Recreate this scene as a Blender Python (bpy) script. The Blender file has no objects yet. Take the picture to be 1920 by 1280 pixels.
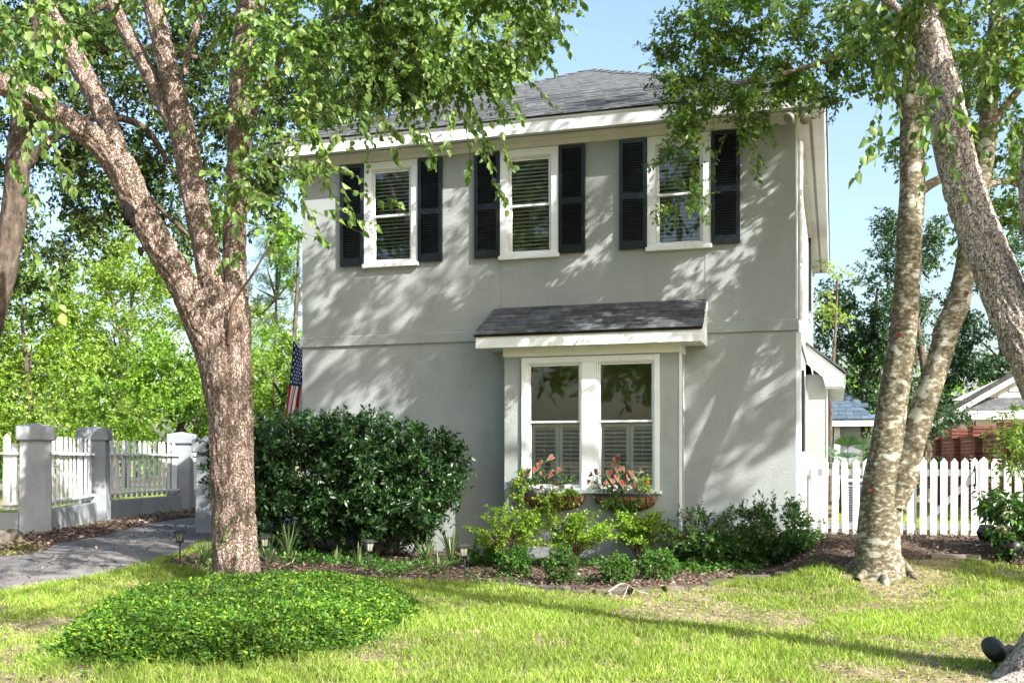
import bpy, math, random
import numpy as np
from mathutils import Vector, Matrix

random.seed(7)
sc = bpy.context.scene
COL = sc.collection
PI = math.pi

# ------------------------------------------------------------------ camera, sky, sun, exposure
CAM = np.array([0.485, -14.195, 1.02]); YAW = math.radians(17.26); FPX = 1944.0
cam_d = bpy.data.cameras.new('camera'); cam = bpy.data.objects.new('camera', cam_d); COL.objects.link(cam)
cam.location = CAM; cam.rotation_euler = (PI/2, 0, YAW)
cam_d.sensor_fit = 'HORIZONTAL'; cam_d.sensor_width = 36; cam_d.lens = 36*FPX/1920
cam_d.shift_y = 220/1920; cam_d.clip_start = .1; cam_d.clip_end = 3000
sc.camera = cam

SUN = Vector((2.0, -1.0, 1.62)).normalized()          # direction towards the sun
world = bpy.data.worlds.new('World'); sc.world = world; world.use_nodes = True
wn = world.node_tree.nodes; wl_ = world.node_tree.links
bg = wn['Background']; sky = wn.new('ShaderNodeTexSky'); sky.sky_type = 'NISHITA'; sky.sun_disc = False
sky.sun_elevation = math.asin(SUN.z); sky.sun_rotation = math.atan2(SUN.x, SUN.y)
sky.air_density = 1.25; sky.dust_density = 3.5; sky.ozone_density = 2.2; sky.altitude = 0
wl_.new(sky.outputs[0], bg.inputs[0]); bg.inputs[1].default_value = 0.13
sd = bpy.data.lights.new('sun', 'SUN'); sd.energy = 5.0; sd.angle = math.radians(.45); sd.color = (1, .975, .93)
so = bpy.data.objects.new('sun', sd); COL.objects.link(so)
so.rotation_euler = SUN.to_track_quat('Z', 'Y').to_euler(); so.location = (20, -10, 18)
vs = sc.view_settings; vs.view_transform = 'Standard'; vs.look = 'None'; vs.gamma = 1; vs.exposure = 1.42
vs.use_curve_mapping = False
sc.cycles.max_bounces = 8; sc.cycles.diffuse_bounces = 4; sc.cycles.transmission_bounces = 6
sc.cycles.transparent_max_bounces = 8; sc.cycles.caustics_reflective = False; sc.cycles.caustics_refractive = False
sc.cycles.sample_clamp_indirect = 6

# ------------------------------------------------------------------ where things stand (photo pixel + distance -> world)
UX = np.array([math.cos(YAW), -math.sin(YAW)]); UY = np.array([math.sin(YAW), math.cos(YAW)])
def ray(px, py):
    d = np.array([(px-960)/FPX, 1.0]); return np.array([d@UX, d@UY, -(py-860)/FPX])
def at(px, py, depth): return CAM + depth*ray(px, py)
def onY(px, py, Y):
    r = ray(px, py); return CAM + (Y-CAM[1])/r[1]*r
def ss(a, b, x):
    t = np.clip((np.asarray(x, float)-a)/(b-a), 0, 1); return t*t*(3-2*t)
def zt(X, Y):
    X = np.asarray(X, float); Y = np.asarray(Y, float)
    z = -.38+.012*np.clip(Y, -16, 0)
    z = z + ss(-3.2, -.6, Y)*ss(-.3, .5, X)*(0-z)
    left = ss(-6.2, -8.6, X); z = z + left*(-.16-z)*ss(-7, -3, Y)
    z = z + ss(.5, 3, Y)*(1-ss(-.3, .5, X))*(1-left)*(-.1-z)
    return z
def G(px, py):
    r = ray(px, py)
    t = np.arange(3, 70, .01); P = CAM + t[:, None]*r
    k = np.argmax(P[:, 2] < zt(P[:, 0], P[:, 1])); return P[k]
def on_ground(x, y, dz=0): return (x, y, float(zt(x, y))+dz)

# ------------------------------------------------------------------ mesh helpers
def vhash(ix, iy, iz, seed):
    h = (ix.astype(np.int64)*374761393 + iy.astype(np.int64)*668265263 + iz.astype(np.int64)*2147483647 + seed*974711) & 0xffffffff
    h = ((h ^ (h >> 13))*1274126177) & 0xffffffff
    return ((h ^ (h >> 16)) & 0xffff)/65535.0
def vnoise(P, seed=0):
    P = np.asarray(P, float); i = np.floor(P).astype(np.int64); f = P-i; f = f*f*(3-2*f); r = 0
    for dx in (0, 1):
        for dy in (0, 1):
            for dz in (0, 1):
                w = (f[:, 0] if dx else 1-f[:, 0])*(f[:, 1] if dy else 1-f[:, 1])*(f[:, 2] if dz else 1-f[:, 2])
                r = r + w*vhash(i[:, 0]+dx, i[:, 1]+dy, i[:, 2]+dz, seed)
    return r
def fbm(P, o=3, seed=0):
    r = 0; a = .5; P = np.asarray(P, float)
    for k in range(o): r = r + a*vnoise(P*2**k, seed+k); a *= .5
    return r/(1-.5**o)
WOFF = {}
def woff(o):
    return np.array(WOFF.get(o.name, (0, 0, 0)), float) if o is not None else np.zeros(3)
def reg(o, parent, w):
    WOFF[o.name] = tuple(float(c) for c in w)
    if parent is not None: o.parent = parent
    return o
def tag(o, label=None, cat=None, group=None, kind=None):
    if label: o['label'] = label
    if cat: o['category'] = cat
    if group: o['group'] = group
    if kind: o['kind'] = kind
    return o
def thing(name, loc, label, cat, group=None):
    o = bpy.data.objects.new(name, None); COL.objects.link(o); o.location = loc; o.empty_display_size = .1
    reg(o, None, loc); return tag(o, label, cat, group)
def np_mesh(name, V, F, smooth=False, mats=(), midx=None):
    V = np.ascontiguousarray(V, np.float32); me = bpy.data.meshes.new(name)
    if not isinstance(F, (list, tuple)): F = [F]
    F = [np.asarray(f, np.int32) for f in F if len(f)]
    nl = sum(f.size for f in F); npol = sum(len(f) for f in F)
    me.vertices.add(len(V)); me.vertices.foreach_set('co', V.ravel())
    me.loops.add(nl); me.polygons.add(npol)
    me.loops.foreach_set('vertex_index', np.concatenate([f.ravel() for f in F]))
    st = []; s = 0
    for f in F:
        st.append(s+np.arange(len(f))*f.shape[1]); s += f.size
    me.polygons.foreach_set('loop_start', np.concatenate(st).astype(np.int32))
    if smooth: me.polygons.foreach_set('use_smooth', np.ones(npol, bool))
    for m in mats: me.materials.append(m)
    if midx is not None: me.polygons.foreach_set('material_index', np.asarray(midx, np.int32))
    me.update(calc_edges=True); me.validate(); return me
def big(name, V, F, mat, parent=None, smooth=False, midx=None):
    """one mesh object from world-space arrays"""
    mats = mat if isinstance(mat, (list, tuple)) else [mat]
    off = woff(parent); V = np.asarray(V, float)
    me = np_mesh(name, V-off, F, smooth, mats, midx)
    o = bpy.data.objects.new(name, me); COL.objects.link(o)
    return reg(o, parent, off)
def piece(name, me, loc, parent, rot=(0, 0, 0), scale=(1, 1, 1)):
    """a small object sharing mesh data; loc in world space"""
    o = bpy.data.objects.new(name, me); COL.objects.link(o)
    o.location = np.asarray(loc, float)-woff(parent); o.rotation_euler = rot; o.scale = scale
    return reg(o, parent, loc)
class MB:
    """collects boxes, prisms, tubes and lathes into one mesh"""
    def __init__(s): s.V = []; s.F = []; s.M = []; s.n = 0
    def add(s, V, F, m=0):
        s.V.extend([tuple(float(c) for c in v) for v in V])
        for f in F: s.F.append([int(i)+s.n for i in f]); s.M.append(m)
        s.n += len(V); return s
    def box(s, x0, x1, y0, y1, z0, z1, m=0, mtx=None):
        V = [Vector((x, y, z)) for z in (z0, z1) for y in (y0, y1) for x in (x0, x1)]
        if mtx is not None: V = [mtx@v for v in V]
        return s.add(V, [(0, 2, 3, 1), (4, 5, 7, 6), (0, 1, 5, 4), (2, 6, 7, 3), (0, 4, 6, 2), (1, 3, 7, 5)], m)
    def prism(s, poly, axis, a0, a1, m=0):
        """2-D outline extruded along an axis (the other two axes in x,y,z order)"""
        n = len(poly); V = []
        for a in (a0, a1):
            for (p, q) in poly:
                V.append((a, p, q) if axis == 'x' else (p, a, q) if axis == 'y' else (p, q, a))
        F = [tuple(range(n))[::-1], tuple(range(n, 2*n))]+[(i, (i+1) % n, n+(i+1) % n, n+i) for i in range(n)]
        return s.add(V, F, m)
    def tube(s, pts, rad, sides=8, m=0, cap=True):
        V, F = tube_arr(np.asarray(pts, float), rad, sides); F = [tuple(f) for f in F]
        if cap: F += [tuple(range(sides))[::-1], tuple(range(len(V)-sides, len(V)))]
        return s.add(V, F, m)
    def lathe(s, prof, c=(0, 0, 0), sides=16, m=0, rot=0, mtx=None):
        V = []
        for (r, z) in prof:
            for k in range(sides):
                a = 2*PI*k/sides+rot; v = Vector((r*math.cos(a), r*math.sin(a), z))
                if mtx is not None: v = mtx@v
                V.append((v[0]+c[0], v[1]+c[1], v[2]+c[2]))
        F = [(i*sides+k, i*sides+(k+1) % sides, (i+1)*sides+(k+1) % sides, (i+1)*sides+k) for i in range(len(prof)-1) for k in range(sides)]
        F += [tuple(range(sides))[::-1], tuple(range((len(prof)-1)*sides, len(prof)*sides))]
        return s.add(V, F, m)
    def mesh(s, name, mats, smooth=False, bevel=0, off=(0, 0, 0)):
        me = bpy.data.meshes.new(name)
        me.from_pydata([(v[0]-off[0], v[1]-off[1], v[2]-off[2]) for v in s.V], [], s.F)
        for m in (mats if isinstance(mats, (list, tuple)) else [mats]): me.materials.append(m)
        me.polygons.foreach_set('material_index', s.M)
        if smooth: me.polygons.foreach_set('use_smooth', [True]*len(s.F))
        me.validate(); me.update()
        return me
    def build(s, name, mats, parent=None, smooth=False, bevel=0):
        off = woff(parent); me = s.mesh(name, mats, smooth, 0, off)
        o = bpy.data.objects.new(name, me); COL.objects.link(o)
        if bevel:
            b = o.modifiers.new('bevel', 'BEVEL'); b.width = bevel; b.segments = 2; b.limit_method = 'ANGLE'
        return reg(o, parent, off)
def nrm(v):
    v = np.asarray(v, float); return v/np.maximum(np.linalg.norm(v, axis=-1, keepdims=True), 1e-9)
def tube_arr(P, R, sides):
    n = len(P); R = np.broadcast_to(np.asarray(R, float), (n,))
    T = np.zeros_like(P); T[1:-1] = P[2:]-P[:-2]; T[0] = P[1]-P[0]; T[-1] = P[-1]-P[-2]; T = nrm(T)
    a = np.array([0, 0, 1.]) if abs(T[0][2]) < .9 else np.array([1., 0, 0])
    N = nrm(np.cross(T[0], a)); V = np.zeros((n, sides, 3)); th = np.arange(sides)/sides*2*PI
    for i in range(n):
        N = nrm(N-T[i]*np.dot(N, T[i])); B = np.cross(T[i], N)
        V[i] = P[i]+R[i]*(np.cos(th)[:, None]*N+np.sin(th)[:, None]*B)
    i = np.arange(n-1)[:, None]*sides; k = np.arange(sides)[None]; k2 = (k+1) % sides
    F = np.stack([i+k, i+k2, i+sides+k2, i+sides+k], -1).reshape(-1, 4)
    return V.reshape(-1, 3), F
def spline(P, n):
    """Catmull-Rom through rows of P (any number of columns), n samples"""
    P = np.asarray(P, float); Q = np.vstack([2*P[0]-P[1], P, 2*P[-1]-P[-2]])
    u = np.linspace(0, len(P)-1-1e-6, n); i = u.astype(int); t = (u-i)[:, None]
    a, b, c, d = Q[i], Q[i+1], Q[i+2], Q[i+3]
    return .5*(2*b+(c-a)*t+(2*a-5*b+4*c-d)*t**2+(3*b-a-3*c+d)*t**3)

# ------------------------------------------------------------------ materials
def new_mat(name):
    m = bpy.data.materials.new(name); m.use_nodes = True; nt = m.node_tree
    return m, nt.nodes, nt.links, nt.nodes['Principled BSDF']
def ramp(n, stops):
    r = n.new('ShaderNodeValToRGB'); cr = r.color_ramp
    while len(cr.elements) < len(stops): cr.elements.new(.5)
    for e, (p, c) in zip(cr.elements, stops): e.position = p; e.color = (*c, 1)
    return r
def nmat(name, stops, scale=4, stretch=(1, 1, 1), detail=6, rough=.7, bump=0, bump_scale=None, bdist=.01, spec=.3,
         metal=0, rand=0, mottle=None, dist=0, nrough=.6, crack=None, streak=None):
    """noise-coloured surface; rand = brightness change per object; mottle = (stops scale, colour, amount)"""
    m, n, l, p = new_mat(name)
    geo = n.new('ShaderNodeNewGeometry'); mp = n.new('ShaderNodeMapping'); mp.inputs['Scale'].default_value = stretch
    l.new(geo.outputs['Position'], mp.inputs[0])
    t = n.new('ShaderNodeTexNoise'); t.inputs['Scale'].default_value = scale; t.inputs['Detail'].default_value = detail
    t.inputs['Roughness'].default_value = nrough; t.inputs['Distortion'].default_value = dist
    l.new(mp.outputs[0], t.inputs['Vector'])
    r = ramp(n, stops); l.new(t.outputs[0], r.inputs[0]); c = r.outputs[0]
    if mottle:
        t2 = n.new('ShaderNodeTexNoise'); t2.inputs['Scale'].default_value = mottle[0]; t2.inputs['Detail'].default_value = 5
        l.new(mp.outputs[0], t2.inputs['Vector'])
        lo, hi = mottle[2]; r2 = ramp(n, [(lo, (0, 0, 0)), (hi, (1, 1, 1))]); l.new(t2.outputs[0], r2.inputs[0])
        mx = n.new('ShaderNodeMixRGB'); l.new(r2.outputs[0], mx.inputs[0]); l.new(c, mx.inputs[1]); mx.inputs[2].default_value = (*mottle[1], 1); c = mx.outputs[0]
    if streak:           # (amount, colour): rain marks running down
        mp3 = n.new('ShaderNodeMapping'); mp3.inputs['Scale'].default_value = (4, 4, .5); l.new(geo.outputs['Position'], mp3.inputs[0])
        t4 = n.new('ShaderNodeTexNoise'); t4.inputs['Scale'].default_value = 1.6; t4.inputs['Detail'].default_value = 7; l.new(mp3.outputs[0], t4.inputs['Vector'])
        r4 = ramp(n, [(.5, (0, 0, 0)), (.82, (streak[0],)*3)]); l.new(t4.outputs[0], r4.inputs[0])
        mx = n.new('ShaderNodeMixRGB'); l.new(r4.outputs[0], mx.inputs[0]); l.new(c, mx.inputs[1]); mx.inputs[2].default_value = (*streak[1], 1); c = mx.outputs[0]
    ck = None
    if crack:            # (scale, stretch z, width, colour): furrows between bark plates
        mp2 = n.new('ShaderNodeMapping'); mp2.inputs['Scale'].default_value = (1, 1, crack[1]); l.new(geo.outputs['Position'], mp2.inputs[0])
        tw = n.new('ShaderNodeTexNoise'); tw.inputs['Scale'].default_value = 9; tw.inputs['Detail'].default_value = 3; l.new(geo.outputs['Position'], tw.inputs['Vector'])
        mv = n.new('ShaderNodeMixRGB'); mv.inputs[0].default_value = .16; l.new(mp2.outputs[0], mv.inputs[1]); l.new(tw.outputs['Color'], mv.inputs[2])
        vo = n.new('ShaderNodeTexVoronoi'); vo.feature = 'DISTANCE_TO_EDGE'; vo.inputs['Scale'].default_value = crack[0]; l.new(mv.outputs[0], vo.inputs['Vector'])
        r3 = ramp(n, [(0, (0, 0, 0)), (crack[2], (1, 1, 1))]); l.new(vo.outputs['Distance'], r3.inputs[0]); ck = r3.outputs[0]
        mx = n.new('ShaderNodeMixRGB'); l.new(ck, mx.inputs[0]); mx.inputs[1].default_value = (*crack[3], 1); l.new(c, mx.inputs[2]); c = mx.outputs[0]
    if rand:
        oi = n.new('ShaderNodeObjectInfo'); mr = n.new('ShaderNodeMapRange'); l.new(oi.outputs['Random'], mr.inputs[0])
        mr.inputs[3].default_value = 1-rand; mr.inputs[4].default_value = 1+rand
        mx = n.new('ShaderNodeMixRGB'); mx.blend_type = 'MULTIPLY'; mx.inputs[0].default_value = 1
        l.new(c, mx.inputs[1]); l.new(mr.outputs[0], mx.inputs[2]); c = mx.outputs[0]
    l.new(c, p.inputs['Base Color']); p.inputs['Roughness'].default_value = rough
    p.inputs['Specular IOR Level'].default_value = spec; p.inputs['Metallic'].default_value = metal
    if bump:
        b = n.new('ShaderNodeBump'); b.inputs['Strength'].default_value = bump; b.inputs['Distance'].default_value = bdist
        if bump_scale:
            t3 = n.new('ShaderNodeTexNoise'); t3.inputs['Scale'].default_value = bump_scale; t3.inputs['Detail'].default_value = 6
            l.new(mp.outputs[0], t3.inputs['Vector']); l.new(t3.outputs[0], b.inputs['Height'])
        else: l.new(t.outputs[0], b.inputs['Height'])
        if ck is not None:
            b2 = n.new('ShaderNodeBump'); b2.inputs['Strength'].default_value = 1; b2.inputs['Distance'].default_value = .02; l.new(ck, b2.inputs['Height']); l.new(b.outputs[0], b2.inputs['Normal']); b = b2
        l.new(b.outputs[0], p.inputs['Normal'])
    return m
def leafmat(name, cols, trans=.38, rough=.42, spec=.45, tint=(1.25, 1.35, .6)):
    m, n, l, p = new_mat(name)
    geo = n.new('ShaderNodeNewGeometry')
    st = [(i/(len(cols)-1), c) for i, c in enumerate(cols)]
    r = ramp(n, st); l.new(geo.outputs['Random Per Island'], r.inputs[0])
    t = n.new('ShaderNodeTexNoise'); t.inputs['Scale'].default_value = .9; t.inputs['Detail'].default_value = 2
    l.new(geo.outputs['Position'], t.inputs['Vector'])
    hs = n.new('ShaderNodeHueSaturation'); l.new(r.outputs[0], hs.inputs['Color'])
    mr = n.new('ShaderNodeMapRange'); l.new(t.outputs[0], mr.inputs[0]); mr.inputs[1].default_value = .3; mr.inputs[2].default_value = .7
    mr.inputs[3].default_value = .75; mr.inputs[4].default_value = 1.3; l.new(mr.outputs[0], hs.inputs['Value'])
    l.new(hs.outputs[0], p.inputs['Base Color']); p.inputs['Roughness'].default_value = rough; p.inputs['Specular IOR Level'].default_value = spec
    tr = n.new('ShaderNodeBsdfTranslucent'); mx = n.new('ShaderNodeMixRGB'); mx.blend_type = 'MULTIPLY'; mx.inputs[0].default_value = 1
    l.new(hs.outputs[0], mx.inputs[1]); mx.inputs[2].default_value = (*tint, 1); l.new(mx.outputs[0], tr.inputs[0])
    ms = n.new('ShaderNodeMixShader'); ms.inputs[0].default_value = trans
    l.new(p.outputs[0], ms.inputs[1]); l.new(tr.outputs[0], ms.inputs[2])
    l.new(ms.outputs[0], n['Material Output'].inputs[0]); return m
def plain(name, c, rough=.5, spec=.4, metal=0):
    return nmat(name, [(.35, tuple(x*.9 for x in c)), (.65, tuple(min(1, x*1.07) for x in c))], scale=9, rough=rough, spec=spec, metal=metal)
def glassmat(name, tint=(.95, .97, .96), refl=1.0):
    m, n, l, p = new_mat(name); n.remove(p)
    tr = n.new('ShaderNodeBsdfTransparent'); tr.inputs[0].default_value = (*tint, 1)
    gl = n.new('ShaderNodeBsdfGlossy'); gl.inputs['Roughness'].default_value = .015; gl.inputs[0].default_value = (refl, refl, refl, 1)
    fr = n.new('ShaderNodeFresnel'); fr.inputs[0].default_value = 1.55
    t = n.new('ShaderNodeTexNoise'); t.inputs['Scale'].default_value = 1.3; b = n.new('ShaderNodeBump'); b.inputs['Strength'].default_value = .02; b.inputs['Distance'].default_value = .05
    l.new(t.outputs[0], b.inputs['Height']); l.new(b.outputs[0], gl.inputs['Normal'])
    mx = n.new('ShaderNodeMixShader'); l.new(fr.outputs[0], mx.inputs[0]); l.new(tr.outputs[0], mx.inputs[1]); l.new(gl.outputs[0], mx.inputs[2])
    l.new(mx.outputs[0], n['Material Output'].inputs[0]); return m

M = {}
M['stucco'] = nmat('stucco', [(.3, (.305, .325, .318)), (.7, (.36, .38, .37))], scale=1.1, rough=.9, bump=.8, bump_scale=34, bdist=.006, spec=.15, mottle=(2.6, (.275, .295, .288), (.52, .85)), streak=(.22, (.25, .265, .255)))
M['stucco_wall'] = nmat('stucco_wall', [(.3, (.25, .265, .285)), (.7, (.32, .335, .35))], scale=2.2, rough=.92, bump=.6, bump_scale=50, bdist=.005, spec=.12, mottle=(4, (.20, .215, .225), (.5, .8)), streak=(.4, (.16, .17, .17)))
M['white'] = nmat('white_paint', [(.3, (.72, .73, .73)), (.7, (.82, .83, .83))], scale=3, rough=.55, spec=.3, bump=.15, bump_scale=40, bdist=.002, mottle=(7, (.55, .54, .50), (.62, .85)))
M['cream'] = nmat('cream_paint', [(.3, (.62, .63, .62)), (.7, (.72, .73, .72))], scale=3, rough=.6, spec=.25, mottle=(9, (.45, .43, .38), (.64, .85)))
M['picket'] = nmat('picket_paint', [(.3, (.66, .67, .66)), (.7, (.80, .80, .78))], scale=6, stretch=(1, 1, .25), rough=.6, spec=.25, rand=.07, mottle=(10, (.45, .44, .38), (.62, .82)), bump=.2, bump_scale=30, bdist=.003)
M['shutter'] = nmat('navy_shutter', [(.3, (.004, .006, .009)), (.7, (.007, .010, .015))], scale=8, rough=.30, spec=.6)
M['blind'] = nmat('blind_slat', [(.3, (.74, .75, .71)), (.7, (.82, .83, .79))], scale=5, rough=.6, rand=.06)
M['cafe'] = nmat('cafe_shutter', [(.3, (.66, .70, .69)), (.7, (.74, .78, .77))], scale=5, rough=.5)
M['room'] = plain('room_wall', (.66, .64, .62), .8, .1)
M['glass'] = glassmat('window_glass')
M['shingle'] = nmat('shingle', [(.25, (.05, .053, .056)), (.55, (.092, .096, .098)), (.8, (.18, .18, .172))], scale=9, rough=.93, spec=.15, rand=.28, bump=.7, bump_scale=120, bdist=.004)
M['shingle_blue'] = nmat('blue_shingle', [(.25, (.05, .075, .105)), (.75, (.095, .135, .175))], scale=6, rough=.93, spec=.15, rand=.2, bump=.5, bump_scale=90, bdist=.004)
M['under'] = plain('roof_deck', (.03, .03, .033), .95, .1)
M['lawn_soil'] = nmat('lawn_soil', [(.28, (.10, .12, .035)), (.46, (.19, .17, .08)), (.60, (.30, .235, .155)), (.8, (.38, .30, .215))], scale=2.3, detail=8, rough=.95, spec=.1, bump=.8, bump_scale=30, bdist=.02, mottle=(18, (.10, .075, .045), (.50, .66)))
M['mulch'] = nmat('mulch_bed', [(.3, (.05, .036, .028)), (.5, (.11, .076, .056)), (.72, (.19, .14, .108))], scale=22, detail=8, rough=.95, spec=.1, bump=1, bump_scale=35, bdist=.03)
M['chip'] = leafmat('mulch_chip', [(.06, .042, .032), (.13, .09, .066), (.21, .15, .115), (.09, .068, .054), (.30, .23, .18)], trans=.05, rough=.85, spec=.15, tint=(1, .8, .6))
M['asphalt'] = nmat('driveway_concrete', [(.3, (.09, .087, .088)), (.5, (.122, .118, .115)), (.7, (.165, .155, .147))], scale=3, detail=10, rough=.93, spec=.15, bump=.5, bump_scale=80, bdist=.006, mottle=(1.1, (.20, .185, .172), (.54, .70)))
M['birch_bark'] = nmat('birch_bark', [(.28, (.095, .065, .05)), (.42, (.27, .20, .16)), (.56, (.41, .315, .26)), (.74, (.55, .46, .40))], scale=13, stretch=(1, 1, .20), detail=7, rough=.92, spec=.12, bump=1, bump_scale=24, bdist=.03, mottle=(2.2, (.30, .15, .10), (.60, .80)), nrough=.62, crack=(40, .13, .15, (.15, .105, .082)))
M['birch_bark2'] = nmat('birch_bark_pale', [(.28, (.17, .14, .115)), (.42, (.36, .305, .26)), (.56, (.50, .44, .38)), (.72, (.62, .57, .51))], scale=19, stretch=(1, 1, .24), detail=7, rough=.92, spec=.12, bump=1, bump_scale=26, bdist=.03, mottle=(2.6, (.36, .38, .35), (.62, .72)), nrough=.68, crack=(44, .13, .09, (.24, .20, .17)))
M['grey_bark'] = nmat('grey_mottled_bark', [(.32, (.045, .037, .022)), (.46, (.11, .092, .06)), (.56, (.19, .165, .115)), (.60, (.34, .325, .25)), (.75, (.46, .45, .37))], scale=21, stretch=(.8, .8, 1.3), dist=.2, detail=10, rough=.85, spec=.15, bump=.45, bump_scale=26, bdist=.015, mottle=(6, (.36, .35, .28), (.57, .63)), nrough=.66)
M['red_lichen'] = plain('red_lichen', (.15, .035, .025), .9, .1)
M['dark_bark'] = nmat('dark_bark', [(.3, (.045, .035, .026)), (.6, (.13, .10, .078)), (.85, (.24, .21, .17))], scale=12, stretch=(1, 1, .4), rough=.92, spec=.1, bump=1, bump_scale=25, bdist=.03)
M['twig'] = plain('twig', (.13, .085, .055), .8, .15)
M['char'] = plain('charred_bark', (.012, .010, .009), .9, .1)
M['moss_stone'] = nmat('mossy_stone', [(.3, (.06, .05, .042)), (.6, (.12, .10, .082)), (.8, (.19, .165, .135))], scale=9, rough=.92, rand=.2, bump=.8, bump_scale=20, bdist=.02, mottle=(5, (.07, .085, .018), (.46, .6)))
M['timber'] = nmat('old_timber', [(.3, (.12, .10, .085)), (.7, (.30, .26, .22))], scale=14, stretch=(.2, 1, 1), rough=.9, bump=.6, bdist=.01)
M['brick'] = nmat('red_brick', [(.25, (.075, .03, .022)), (.5, (.135, .055, .038)), (.8, (.21, .10, .072))], scale=9, rough=.9, spec=.15, rand=.3, bump=.5, bump_scale=60, bdist=.005)
M['mortar'] = plain('mortar', (.30, .24, .20), .95, .1)
M['siding'] = nmat('siding_board', [(.3, (.56, .53, .50)), (.7, (.64, .61, .58))], scale=3, rough=.6, rand=.03)
M['black'] = nmat('black_metal', [(.3, (.012, .012, .013)), (.7, (.03, .03, .032))], scale=9, rough=.45, spec=.4)
M['bronze'] = nmat('dark_lamp_metal', [(.3, (.018, .018, .020)), (.7, (.04, .042, .045))], scale=9, rough=.5, spec=.4)
M['lampglass'] = glassmat('lamp_glass', (.92, .90, .78), .8)
M['frost'] = nmat('frosted_panel', [(.3, (.20, .19, .14)), (.7, (.30, .28, .21))], scale=12, rough=.35, spec=.5)
M['zinc'] = nmat('grey_metal', [(.3, (.20, .19, .19)), (.7, (.30, .29, .28))], scale=9, rough=.45, metal=.6)
M['coco'] = nmat('coco_liner', [(.3, (.16, .075, .032)), (.7, (.30, .155, .075))], scale=26, stretch=(1, 1, .5), rough=.95, bump=.8, bdist=.01)
M['ac'] = plain('grey_metal_case', (.32, .34, .35), .5, .4)

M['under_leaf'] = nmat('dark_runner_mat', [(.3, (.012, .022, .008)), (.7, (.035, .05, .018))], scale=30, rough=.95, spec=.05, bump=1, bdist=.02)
# ------------------------------------------------------------------ ground sheets
def axis_coords(lo, hi, fine):
    a = np.arange(lo, hi+1e-6, fine); far = np.array([6, 14, 30, 60, 120, 260, 600.])
    return np.concatenate([lo-far[::-1], a, hi+far])
gx = axis_coords(-24, 14, .3); gy = axis_coords(-22, 24, .3)
XX, YY = np.meshgrid(gx, gy); ZZ = zt(XX, YY)
def gridF(nv, nu):
    i = np.arange(nv-1)[:, None]*nu; k = np.arange(nu-1)[None]
    return np.stack([i+k, i+k+1, i+nu+k+1, i+nu+k], -1).reshape(-1, 4)
tag(big('ground', np.stack([XX, YY, ZZ], -1).reshape(-1, 3), gridF(len(gy), len(gx)), M['lawn_soil'], smooth=True), 'patchy lawn ground of thin grass and bare soil', kind='structure')
def strip(name, A, B, nu, nv, dz, mat, label, kind='structure', bumpy=0):
    """sheet between two edge curves, draped on the terrain"""
    A = spline(A, nu); B = spline(B, nu); v = np.linspace(0, 1, nv)[:, None, None]
    P = A[None]*(1-v)+B[None]*v; X, Y = P[..., 0], P[..., 1]; Z = zt(X, Y)+dz
    if bumpy:
        q = np.stack([X*2.2, Y*2.2, X*0], -1).reshape(-1, 3); edge = np.clip(np.minimum(v, 1-v)[..., 0]*4, 0, 1)
        Z = Z+bumpy*fbm(q, 3).reshape(Z.shape)*edge
    o = big(name, np.stack([X, Y, Z], -1).reshape(-1, 3), gridF(nv, nu), mat, smooth=True)
    return tag(o, label, kind=kind)
def g2(*pts): return [G(*p)[:2] for p in pts]
BED_F = g2((300, 1058), (400, 1072), (560, 1082), (730, 1090), (900, 1096), (1040, 1108), (1170, 1113), (1290, 1104), (1400, 1086), (1500, 1070), (1590, 1062), (1700, 1049), (1800, 1050), (1900, 1064), (1990, 1085))
BED_F = [np.array(p) for p in BED_F]
BED_B = [(-7.9, -.2), (-7.3, .0), (-6.4, .0), (-5.5, .0), (-4.5, .0), (-3.4, .0), (-2.4, .0), (-1.6, .0), (-.9, .0), (-.2, .0), (.3, .7), (1.0, .9), (1.7, .9), (2.6, .9), (3.4, .7)]
strip('planting_bed', BED_F, BED_B, 120, 24, .006, M['mulch'], 'brown mulch planting bed in front of the grey house', bumpy=.05)
DR_N = [(-13, -17), (-10.4, -10.5), (-8.5, -7.2), tuple(G(0, 1110)[:2]), tuple(G(200, 1076)[:2]), tuple(G(330, 1041)[:2]), tuple(G(385, 1012)[:2]), (-8.7, 1.5), (-8.75, 5), (-8.8, 14)]
DR_F = [(-20, -12), (-16, -7.5), (-13.6, -4.6), tuple(G(0, 1043)[:2]), tuple(G(90, 1020)[:2]), tuple(G(185, 1006)[:2]), tuple(G(290, 980)[:2]), tuple(G(370, 969)[:2]), (-12.2, 7.6), (-12.2, 14)]
strip('driveway', DR_N, DR_F, 100, 16, .010, M['asphalt'], 'weathered grey concrete driveway curving past the gate pillars')
LIT_B = [(-16.5, -7.0), (-14, -3.9), tuple(G(0, 1012)[:2]), tuple(G(90, 1000)[:2]), tuple(G(190, 985)[:2]), tuple(G(300, 966)[:2]), tuple(G(370, 958)[:2])]
strip('verge', [(-16, -7.6), (-13.7, -4.7), tuple(G(0, 1044)[:2]), tuple(G(110, 1019)[:2]), tuple(G(200, 1003)[:2]), tuple(G(295, 978.5)[:2]), tuple(G(372, 968)[:2])], LIT_B, 60, 8, .016, M['mulch'], 'strip of fallen leaves and soil below the low driveway wall', bumpy=.05)

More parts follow.
